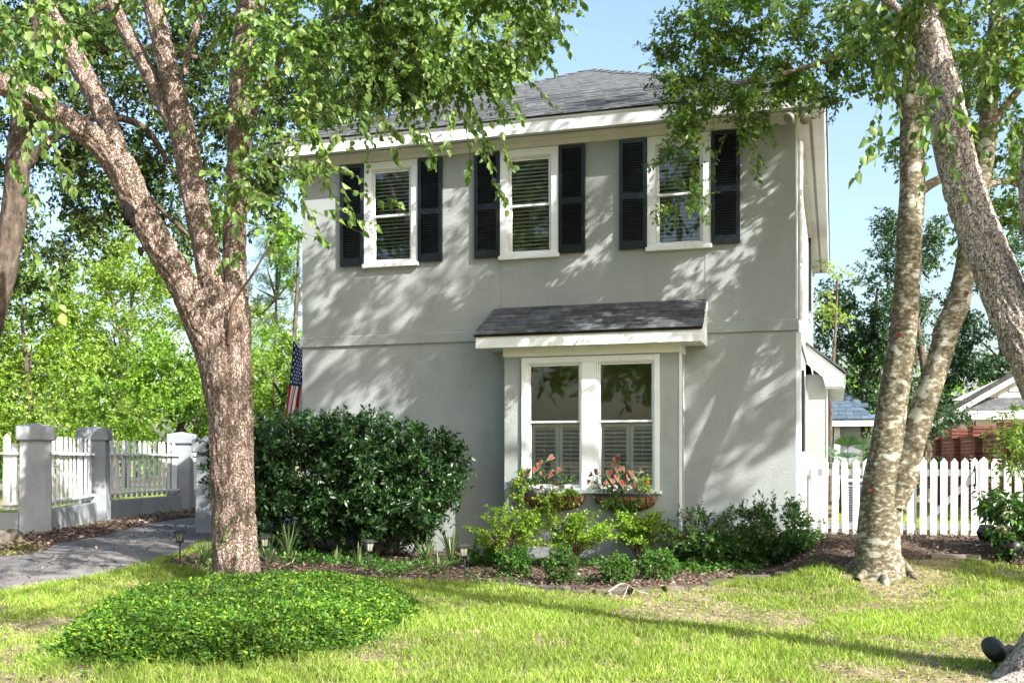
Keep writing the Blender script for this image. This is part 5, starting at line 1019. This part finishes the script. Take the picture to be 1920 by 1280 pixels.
for (px, py, r, h, lab) in ((965, 1086, .20, .36, 'small round boxwood in front of the tallest chartreuse shrub'), (1052, 1097, .17, .40, 'small boxwood in front of the middle chartreuse shrub'), (1157, 1098, .19, .34, 'small round boxwood left of the rightmost boxwood'), (1234, 1091, .21, .36, 'rightmost dark round boxwood by the stone edging'), (915, 1068, .22, .40, 'loose boxwood beside the black path light')):
    b = G(px, py); shrub('boxwood', lab, b, [((b[0], b[1], b[2]+h*.55), (r*.9, r*.9, h*.46), 330)], 'box_leaf', 12, .028, .019, .06, stems=3, group='boxwoods in the bed', lo=.55, clump=4, spread=.9, hang=0, droop=0, up=.5, outward=1, sr=.008)
for (px, py, Y, lobes, lab) in ((1330, 1075, 0, ((1310, 1005, .34, .30), (1345, 1030, .36, .26), (1290, 1045, .25, .2)), 'dark green azalea just right of the bay'), (1420, 1070, 0, ((1400, 1000, .36, .30), (1430, 1035, .36, .26), (1380, 1050, .28, .2)), 'azalea in the middle of the group at the right corner'), (1480, 1062, 0, ((1460, 985, .34, .34), (1490, 1025, .32, .26), (1515, 1030, .22, .16)), 'tallest azalea at the right house corner by the fence')):
    b = G(px, py); b = b+np.array([0, .5, 0]); b[2] = float(zt(b[0], b[1]))
    shrub('azalea', lab, b, [(at(x, y, proj_d(b)), (r1, r1, r2), 230*r1/.36) for x, y, r1, r2 in lobes], 'azalea_leaf', 13, .054, .024, .17, stems=6, group='azaleas at the right corner', lo=.3, clump=5, spread=.8, hang=0, droop=.05, up=.7, outward=.9, sr=.01)
# strap-leaved clumps
def strap(label, px, py, n, ln, w, seed, mat='strap_leaf', cat='plant', wide=.6):
    r = np.random.default_rng(seed); b = G(px, py); t = thing('strap_leaf_clump', tuple(b), label, cat, 'strap leaved clumps in the bed'); V = []; F = []; o = 0
    for i in range(n):
        a = r.uniform(0, 2*PI); l = ln*r.uniform(.6, 1.1); lean = r.uniform(.15, 1)*wide; d = np.array([math.cos(a), math.sin(a), 0]); s = np.array([-d[1], d[0], 0]); u = np.linspace(0, 1, 7)
        P = b+d*(l*lean*u[:, None]**1.3)+np.array([0, 0, 1])*(l*(u-.55*lean*u**2.4))[:, None]+d*.02; ww = w*.5*np.sin(np.clip(u*.9+.12, 0, 1)*PI)**.6
        ww[-1] = .0006; V.append(np.stack([P-s*ww[:, None], P+s*ww[:, None]+[0, 0, .002]], 1).reshape(-1, 3)); k = np.arange(6)[:, None]*2; F.append(o+k+np.array([[0, 1, 3, 2]])); o += 14
    big('blades', np.vstack(V), np.vstack(F), M[mat], t, True)
for i, (px, py, n, ln, w, wide, lab) in enumerate(((385, 1062, 60, .42, .018, .8, 'grassy strap leaf clump left of the birch trunk foot'), (540, 1050, 16, .62, .026, .5, 'tall pale strap leaf clump right of the birch trunk'), (505, 1060, 14, .40, .020, .9, 'low arching strap leaf clump beside the birch trunk'), (632, 1062, 9, .34, .024, .35, 'small upright strap leaf clump under the hedge'), (672, 1066, 8, .36, .020, .3, 'thin upright strap leaf clump near the middle path light'), (800, 1062, 34, .50, .022, .75, 'arching strap leaf clump under the right end of the hedge'), (845, 1052, 26, .55, .020, .7, 'strap leaf clump against the wall right of the hedge'), (822, 1078, 44, .34, .012, 1.0, 'dry drooping strap leaf clump near the rightmost path light'), (1262, 1040, 14, .62, .024, .45, 'dark upright strap leaf clump at the bay corner'), (1890, 1048, 30, .30, .014, .9, 'variegated strap leaf clump under the hydrangea'))):
    strap(lab, px, py, n, ln, w, 60+i, wide=wide)
# hydrangea and bright maple at the right edge
b = G(1905, 1040); HY = shrub('hydrangea', 'hydrangea with two cream flower heads by the gate post', b, [(at(1905, 985, proj_d(b)), (.26, .3, .26), 60), (at(1935, 950, proj_d(b)), (.3, .3, .26), 70), (at(1885, 1020, proj_d(b)), (.2, .25, .14), 40), (at(1880, 945, proj_d(b)+.1), (.2, .2, .06), 30)], 'azalea_leaf', 9, .085, .05, .2, stems=5, lo=.3, clump=4, shape='ovate', sr=.008)
for (px, py, r) in ((1893, 966, .062), (1880, 992, .066)):
    c = at(px, py, proj_d(b)-.22); d, p = ball(rg, 240, .75); V, F = leaves(c+p*r*[1.2, 1.2, .85], nrm(rnd(rg, 240)), d, .024, .024, 'diamond', -.1); big('flower_head', V, F, M['cream_flower'], HY)
b = np.array(on_ground(3.0, -1.1)); D_ = proj_d(b)
shrub('maple_shrub', 'bright lime leaved shrub drooping in at the right edge over the fence', b, [(at(1905, 800, D_), (.24, .3, .20), 70), (at(1930, 850, D_), (.28, .3, .24), 70), (at(1895, 840, D_), (.12, .2, .14), 22), (at(1960, 780, D_), (.3, .3, .3), 70)], 'bush_leaf', 12, .055, .022, .2, stems=4, lo=.3, clump=4, droop=.5, hang=.6, sr=.012)
# fan palm behind the fence
pb = at(1590, 860, 19.0); pb[2] = 0; PA = thing('fan_palm', tuple(pb), 'fan palm with stiff dark fronds behind the fence beside the house', 'palm')
V, F = limb_mesh([(pb[0], pb[1], -.1, .16), (pb[0], pb[1], .55, .15), (pb[0], pb[1], .9, .10)], sides=16, step=.08); big('trunk', V, F, M['dark_bark'], PA, True)
for i in range(24):
    a = rg.uniform(0, 2*PI); el = rg.uniform(-.35, .85); st = np.array([pb[0], pb[1], .85]); d = np.array([math.cos(a)*math.cos(el), math.sin(a)*math.cos(el), math.sin(el)]); tip = st+d*rg.uniform(.45, .7)
    parts = [tube_arr(np.array([st, st*.5+tip*.5+[0, 0, .02], tip]), np.array([.012, .010, .007]), 5)]; sd_ = nrm(np.cross(d, [0, 0, 1.])); upv = np.cross(sd_, d)
    fv = []; ff = []; o = 0
    for k in np.linspace(-1.25, 1.25, 21):
        dd = d*math.cos(k)+sd_*math.sin(k)+upv*.08*abs(k); l = .55*(1-.22*abs(k)); e = tip+dd*l-np.array([0, 0, .12*l]); mid = tip+dd*l*.5; w = np.cross(dd, upv); w = nrm(w)*.016
        fv += [tip, mid-w, e, mid+w]; ff += [(o, o+1, o+2, o+3)]; o += 4
    parts.append((np.array(fv), np.array(ff))); V, F = merge(parts); big('frond', V, F, M['palm_leaf'], PA)

# ------------------------------------------------------------------ window baskets
def basket(px0, px1, label, key):
    a, b = onY(px0, 925, BY-.16), onY(px1, 925, BY-.16); x0, x1 = a[0], b[0]; zt_ = .555; t = thing('window_basket', ((x0+x1)/2, BY-.15, zt_), label, 'basket', 'window baskets below the bay windows'); n = 26; rows = 9; V = []
    hwid = (x1-x0)/2; cx_ = (x0+x1)/2
    def sec(u, v):        # u along the width -1..1, v around from front rim (0) to the bottom back (1)
        k = math.sqrt(max(0, 1-abs(u)**2.6)); ang = v*PI/2
        return (cx_+hwid*u, BY-.02-(.24*math.cos(ang))*(.55+.45*k), zt_-(.235*math.sin(ang))*(.25+.75*k))
    V = np.array([sec(-1+2*i/n, j/rows) for j in range(rows+1) for i in range(n+1)]); big('coco_liner', V, gridF(rows+1, n+1), M['coco'], t, True)
    mb = MB(); mb.box(x0+.01, x1-.01, BY-.21, BY-.03, zt_-.06, zt_-.03); mb.build('soil', M['mulch'], t)
    mb = MB(); rim = [(*sec(-1+2*i/20, 0)[:2], zt_) for i in range(21)]
    for p, q in zip(rim[:-1], rim[1:]):
        d = Vector(q)-Vector(p); mb.add([(p[0], p[1]-.006, zt_-.032), (q[0], q[1]-.006, zt_-.032), (q[0], q[1]-.006, zt_+.008), (p[0], p[1]-.006, zt_+.008), (p[0], p[1]+.004, zt_-.032), (q[0], q[1]+.004, zt_-.032), (q[0], q[1]+.004, zt_+.008), (p[0], p[1]+.004, zt_+.008)], [(0, 1, 2, 3), (7, 6, 5, 4), (3, 2, 6, 7), (0, 4, 5, 1)])
    mb.build('rim', M['black'], t)
    for u in (-.92, -.74, -.50, -.25, 0, .25, .50, .74, .92):
        P = np.array([sec(u, j/8) for j in range(9)]); P[:, 1] -= .006; P[:, 2] -= .004; mb = MB(); mb.tube(P, .0055, 5); mb.build('iron_bar', M['black'], t)
    return x0, x1, zt_
def caladium(label, pts, root, seed):
    r = np.random.default_rng(seed); t = thing('caladium', tuple(root), label, 'plant', 'caladiums in the window baskets')
    sp_ = []; hrt = [(0, -.30), (.16, -.46), (.34, -.42), (.44, -.22), (.42, .05), (.30, .35), (.14, .70), (0, 1.0), (-.14, .70), (-.30, .35), (-.42, .05), (-.44, -.22), (-.34, -.42), (-.16, -.46)]
    pts = list(pts)+[(x+r.normal()*7, y+abs(r.normal())*9, q*r.uniform(.6, .95)) for x, y, q in pts]
    for (px, py, s) in pts:
        c = onY(px, py, BY-.13-r.uniform(0, .12)); l = s*.098; ax = nrm(np.array([r.normal()*.6, -.5+r.normal()*.3, -.75+r.normal()*.35])); nn = nrm(np.array([r.normal()*.4, -.8, .55])); sd2 = nrm(np.cross(nn, ax)); nn = np.cross(ax, sd2)
        V = []; 
        for k, (sc_, lift) in enumerate(((1.0, .0), (.74, .004))):
            for (x, y) in hrt: V.append(c+sd2*x*l*sc_+ax*y*l*sc_+nn*(abs(x)*.35*l*sc_+lift))
        V += [c+nn*(.006), c+nn*(-.0)]; n = 14; F3 = [(n+i, n+(i+1) % n, 28) for i in range(n)]; F4 = [(i, (i+1) % n, n+(i+1) % n, n+i) for i in range(n)]
        o = big('leaf', np.array(V), [np.array(F3), np.array(F4)], [M['pink_leaf'], M['caladium_green']], t, False, [0]*n+[1]*n)
        P = spline([np.array(root)+[r.normal()*.04, 0, 0], np.array(root)*.4+c*.6+[0, 0, .03], c], 8); sp_.append(tube_arr(P, .004, 5))
    V, F = merge(sp_); big('stem', V, F, M['caladium_green'], t, True)
def filler(name, label, lobes, leaf, m, L, W, n_ln, **kw):
    c = lobes[0][0]; t = thing(name, (c[0], c[1], c[2]-lobes[0][1][2]), label, 'plant', 'plants in the window baskets'); lf, tw = lobe_twigs(rg, lobes, m, L, W, n_ln, lo=.2, clump=3, **kw); foliage(t, lf, tw, leaf, name='foliage')
lob = lambda px, py, dy, rx, ry, rz, n: (onY(px, py, BY-dy), (rx, ry, rz), n)
x0, x1, zz = basket(980, 1093, 'left window basket half hidden by trailing vines', 'L'); root = ((x0+x1)/2-.05, BY-.13, zz-.03)
caladium('pink caladium in the left window basket', [(1034, 858, 1.0), (1014, 868, 1.05), (1005, 880, 1.1), (990, 885, .8), (1026, 886, .9), (1036, 886, .9), (1010, 928, .9), (1040, 906, .8), (1042, 955, .8), (1016, 912, .6)], root, 3)
filler('trailing_vine', 'yellow green vine spilling from the left basket', [lob(975, 915, .14, .11, .10, .13, 70), lob(1030, 940, .26, .16, .06, .10, 80), lob(1010, 960, .27, .13, .05, .09, 55), lob(1065, 928, .25, .13, .06, .05, 34), lob(985, 895, .14, .08, .08, .10, 34), lob(1032, 970, .27, .06, .04, .06, 16)], 'lime_leaf', 10, .034, .025, .11, droop=.5, hang=.4)
filler('filler_plant', 'bushy dark green plant in the right half of the left basket', [lob(1062, 905, .12, .10, .08, .11, 60), lob(998, 908, .12, .08, .08, .10, 40)], 'box_leaf', 10, .024, .016, .08)
x0, x1, zz = basket(1112, 1229, 'right window basket with its brown liner and iron bars showing', 'R'); root = ((x0+x1)/2-.02, BY-.13, zz-.03)
caladium('pink caladium crowded in the right window basket', [(1160, 858, 1.1), (1153, 870, .95), (1165, 876, .9), (1142, 886, 1.1), (1172, 885, 1.0), (1183, 885, .9), (1155, 892, 1.1), (1148, 900, 1.0), (1164, 905, 1.15), (1140, 904, .8), (1186, 908, .8), (1108, 889, 1.0), (1118, 882, .8), (1172, 903, .8), (1178, 893, .7)], root, 9)
filler('trailing_vine', 'green vine trailing down the middle of the right basket', [lob(1148, 940, .27, .09, .05, .12, 50), lob(1172, 958, .27, .05, .04, .16, 36), lob(1192, 935, .26, .06, .04, .05, 14), lob(1145, 925, .24, .09, .06, .06, 24)], 'box_leaf', 9, .032, .022, .10, droop=.5, hang=.4)
filler('filler_plant', 'light green bushy plant with an orange bloom in the right basket', [lob(1208, 912, .13, .11, .09, .08, 60), lob(1220, 918, .15, .07, .06, .06, 26)], 'lime_leaf', 10, .026, .018, .08)
filler('filler_plant', 'dark upright plant at the left end of the right basket', [lob(1128, 908, .12, .06, .06, .12, 36)], 'box_leaf', 10, .026, .013, .10)
filler('silver_plant', 'silvery variegated plant behind the right basket caladium', [lob(1188, 898, .10, .10, .06, .10, 30), lob(1160, 915, .14, .10, .05, .06, 20)], 'silver_leaf', 8, .03, .016, .10)
c = onY(1213, 903, BY-.2); d, p = ball(rg, 20, .5); V, F = leaves(c+p*.012, nrm(rnd(rg, 20)), d, .022, .020); tag(big('orange_flower', V, F, M['orange_flower']), 'single small orange bloom in the right window basket', 'flower')
# ------------------------------------------------------------------ lawn, mound, mulch litter
def inpoly(X, Y, poly):
    poly = np.asarray(poly, float); r = np.zeros(len(X), bool); j = len(poly)-1
    for i in range(len(poly)):
        a, b = poly[i], poly[j]; c = ((a[1] > Y) != (b[1] > Y)); 
        with np.errstate(divide='ignore', invalid='ignore'): xx = (b[0]-a[0])*(Y-a[1])/(b[1]-a[1])+a[0]
        r ^= c & (X < xx); j = i
    return r
BEDP = np.vstack([spline(BED_F, 80), np.array(BED_B)[::-1]]); DRP = np.vstack([spline(DR_N, 60), spline(DR_F, 60)[::-1]])
IC = np.array(G(440, 1160)[:2]); IC = at(466, 860, 9.45)[:2]; IA, IB = 1.47, 2.08      # mound centre and half axes (across / along the view)
def wob(t): return 1+.025*np.sin(3*t+1)+.03*np.sin(5*t)+.025*np.sin(11*t+2)+.015*np.sin(23*t)
def ivy_r(X, Y):
    d = np.stack([X-IC[0], Y-IC[1]], -1); a = d@np.array([UX[0], UY[0]]); b = d@np.array([UX[1], UY[1]])
    th = np.arctan2(b/IB, a/IA); return (np.abs(a/IA)**2.1+np.abs(b/IB)**2.1)**(1/2.1)/wob(th)
def mound(X, Y):
    r = ivy_r(X, Y); return .27*np.clip(1-r**7, 0, 1)+.09*(fbm(np.stack([X*2.4, Y*2.4, X*0], -1), 3)-.5)*np.clip((1.05-r)*5, 0, 1)
n = 60; uu = np.linspace(0, 1, 24); tt = np.linspace(0, 2*PI, n, endpoint=False)
def ivy_pt(r, t):
    k = wob(t)/(np.abs(np.cos(t))**2.1+np.abs(np.sin(t))**2.1)**(1/2.1); a, b = r*k*IA*np.cos(t), r*k*IB*np.sin(t); return IC[0]+a*UX[0]+b*UX[1], IC[1]+a*UY[0]+b*UY[1]
R_, T_ = np.meshgrid(uu, tt, indexing='ij'); X, Y = ivy_pt(R_, T_); Z = zt(X, Y)+mound(X.ravel(), Y.ravel()).reshape(X.shape)*.7-.05
i = np.arange(23)[:, None]*n; k = np.arange(n)[None]; F = np.stack([i+k, i+(k+1) % n, i+n+(k+1) % n, i+n+k], -1).reshape(-1, 4)
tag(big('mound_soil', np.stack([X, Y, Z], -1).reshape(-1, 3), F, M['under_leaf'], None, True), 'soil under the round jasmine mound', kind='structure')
gi = np.random.default_rng(77); N_ = 88000; r = np.sqrt(gi.random(N_))*1.02; r = np.where(gi.random(N_) < .03, gi.uniform(.95, 1.14, N_), r); t = gi.random(N_)*2*PI; X, Y = ivy_pt(r, t)
Z = zt(X, Y)+mound(X, Y)*gi.uniform(.7, 1.0, N_)+gi.uniform(-.01, .035, N_)
A = gi.normal(size=(N_, 3))*[1, 1, .45]+[0, 0, .25]; Nn = gi.normal(size=(N_, 3))*.5+[0, -.15, 1]; s = gi.uniform(.45, 1.45, N_)
V, F = leaves(np.stack([X, Y, Z], -1), A, Nn, .036*s, .018*s, 'diamond', .12)
tag(big('jasmine_ground_cover', V, F, M['ivy_leaf']), 'round mound of glossy green jasmine ground cover around the birch', 'ground cover', kind='stuff')
# grass blades
gg = np.random.default_rng(5)
def sample_grass(n, d0, d1, lat=.56):
    d = np.sqrt(gg.uniform(d0**1.2, d1**1.2, n)**(2/1.2)); w = d*lat+.8; x = gg.uniform(-1, 1, n)*w; return CAM[0]+x*UX[0]+d*UX[1], CAM[1]+x*UY[0]+d*UY[1], d
X, Y, d = sample_grass(640000, 5.6, 16)
keep = ~inpoly(X, Y, BEDP) & ~inpoly(X, Y, DRP) & (ivy_r(X, Y) > .98) & (Y < .2) & (X > -9.8)
pn = fbm(np.stack([X*.9, Y*.9, X*0+3], -1), 3, 9); pn2 = fbm(np.stack([X*5, Y*5, X*0], -1), 2, 4)
dens = np.clip((pn-.32)/.22, .16, 1)*np.clip((pn2-.22)/.33, .2, 1); keep &= gg.random(len(X)) < dens
X, Y, d, pn = X[keep], Y[keep], d[keep], pn[keep]; n = len(X)
h = gg.uniform(.028, .062, n)*(1+.5*(gg.random(n) < .06))*(.65+.7*np.clip((pn-.3)/.4, 0, 1)); a = gg.uniform(0, 2*PI, n); w = gg.uniform(.0022, .0040, n)*np.clip(d/8, 1, 1.7)
B = np.stack([X, Y, zt(X, Y)-.004], -1); s = np.stack([np.cos(a), np.sin(a), a*0], -1)*w[:, None]; a2 = gg.uniform(0, 2*PI, n); ln = np.stack([np.cos(a2), np.sin(a2), a2*0], -1)*(h*gg.uniform(.15, .95, n))[:, None]
mid = B+ln*.35+np.stack([a*0, a*0, h*.62], -1); tip = B+ln+np.stack([a*0, a*0, h], -1)
V = np.stack([B-s, B+s, mid+s*.8, tip, mid-s*.8], 1).reshape(-1, 3); k = np.arange(n)[:, None]*5
tag(big('grass', V, [k+np.array([[0, 1, 2, 4]]), k+np.array([[4, 2, 3]])], M['grass']), 'thin sunlit lawn grass in front of the house', 'grass', kind='stuff')
M['straw'] = leafmat('dry_straw', [(.30, .25, .15), (.42, .35, .22), (.50, .43, .29), (.22, .17, .10)], trans=.15, rough=.8, spec=.1, tint=(1, .9, .7))
X, Y, d = sample_grass(50000, 5.6, 14); keep = ~inpoly(X, Y, BEDP) & ~inpoly(X, Y, DRP) & (ivy_r(X, Y) > .98) & (Y < .2) & (X > -9.8); X, Y, d = X[keep], Y[keep], d[keep]; n = len(X)
a = gg.uniform(0, 2*PI, n); D_ = np.stack([np.cos(a), np.sin(a), gg.uniform(-.1, .35, n)], -1); L_ = gg.uniform(.03, .08, n); V, F = leaves(np.stack([X, Y, zt(X, Y)+gg.uniform(.002, .016, n)], -1), D_, np.tile([0, 0, 1.], (n, 1))+gg.normal(size=(n, 3))*.3, L_, .005*np.clip(d/8, 1, 1.6))
tag(big('dry_thatch', V, F, M['straw']), 'dry straw coloured thatch lying between the lawn grass', 'grass', kind='stuff')
# lawn behind the left wall and behind the gate
def far_grass(n, x0, x1, y0, y1, hh, name, lab):
    X = gg.uniform(x0, x1, n); Y = gg.uniform(y0, y1, n); kp = ~inpoly(X, Y, DRP); X, Y = X[kp], Y[kp]; n = len(X); a = gg.uniform(0, 2*PI, n); h = gg.uniform(.5, 1, n)*hh
    B = np.stack([X, Y, zt(X, Y)-.01], -1); s = np.stack([np.cos(a), np.sin(a), a*0], -1)*.012; tip = B+np.stack([gg.normal(size=n)*.03, gg.normal(size=n)*.03, h], -1)
    tag(big(name, np.stack([B-s, B+s, tip], 1).reshape(-1, 3), np.arange(n)[:, None]*3+np.array([[0, 1, 2]]), M['grass']), lab, 'grass', kind='stuff')
far_grass(36000, -26, -13.2, -2, 24, .10, 'back_lawn', 'bright lawn seen through the left picket panels'); far_grass(16000, .5, 4, .6, 9, .09, 'side_lawn', 'grass of the side yard behind the gate')
# mulch chips and fallen leaves
def litter(X, Y, L, W, name, lab, mat='chip', lift=.03, flat=.35):
    n = len(X); A = gg.normal(size=(n, 3))*[1, 1, flat]; Nn = gg.normal(size=(n, 3))*flat+[0, 0, 1]; s = gg.uniform(.5, 1.3, n)
    V, F = leaves(np.stack([X, Y, zt(X, Y)+gg.uniform(.01, lift, n)], -1), A, Nn, L*s, W*s); tag(big(name, V, F, M[mat]), lab, 'litter', kind='stuff')
n = 40000; X = gg.uniform(-8, 3.6, n); Y = gg.uniform(-3.6, .9, n); kp = inpoly(X, Y, BEDP) & ((Y < -.02) | (X > .1)); litter(X[kp], Y[kp], .055, .022, 'mulch_litter', 'brown mulch and fallen leaves scattered over the bed', lift=.075)
vp = np.vstack([spline([(-13.7, -4.7), tuple(G(0, 1044)[:2]), tuple(G(110, 1019)[:2]), tuple(G(200, 1003)[:2]), tuple(G(295, 978.5)[:2]), tuple(G(372, 968)[:2])], 40), np.array(LIT_B[1:])[::-1]])
n = 30000; X = gg.uniform(-14.5, -9, n); Y = gg.uniform(-5, 6, n); kp = inpoly(X, Y, vp); litter(X[kp], Y[kp], .07, .04, 'leaf_litter', 'brown fallen leaves below the low driveway wall', lift=.07)
X, Y, d = sample_grass(11000, 5.8, 13); kp = ~inpoly(X, Y, BEDP) & (ivy_r(X, Y) > 1.0) & (X > -9.5); litter(X[kp], Y[kp], .035, .018, 'lawn_litter', 'small dry leaves scattered on the lawn', lift=.03)
n = 2600; X = gg.uniform(-13, -7, n); Y = gg.uniform(-8, 6, n); kp = inpoly(X, Y, DRP); litter(X[kp], Y[kp], .05, .03, 'driveway_litter', 'stray dry leaves scattered on the driveway', lift=.03)
# low creeping ground cover in the bed
n = 26000; X = gg.uniform(-7.6, .3, n); Y = gg.uniform(-3.3, -.1, n); q = fbm(np.stack([X*1.6, Y*1.6, X*0+8], -1), 3, 2); kp = inpoly(X, Y, BEDP) & (q > .58); litter(X[kp], Y[kp], .05, .035, 'creeping_ground_cover', 'low creeping green leaves between the shrubs of the bed', 'box_leaf', lift=.13, flat=.5)
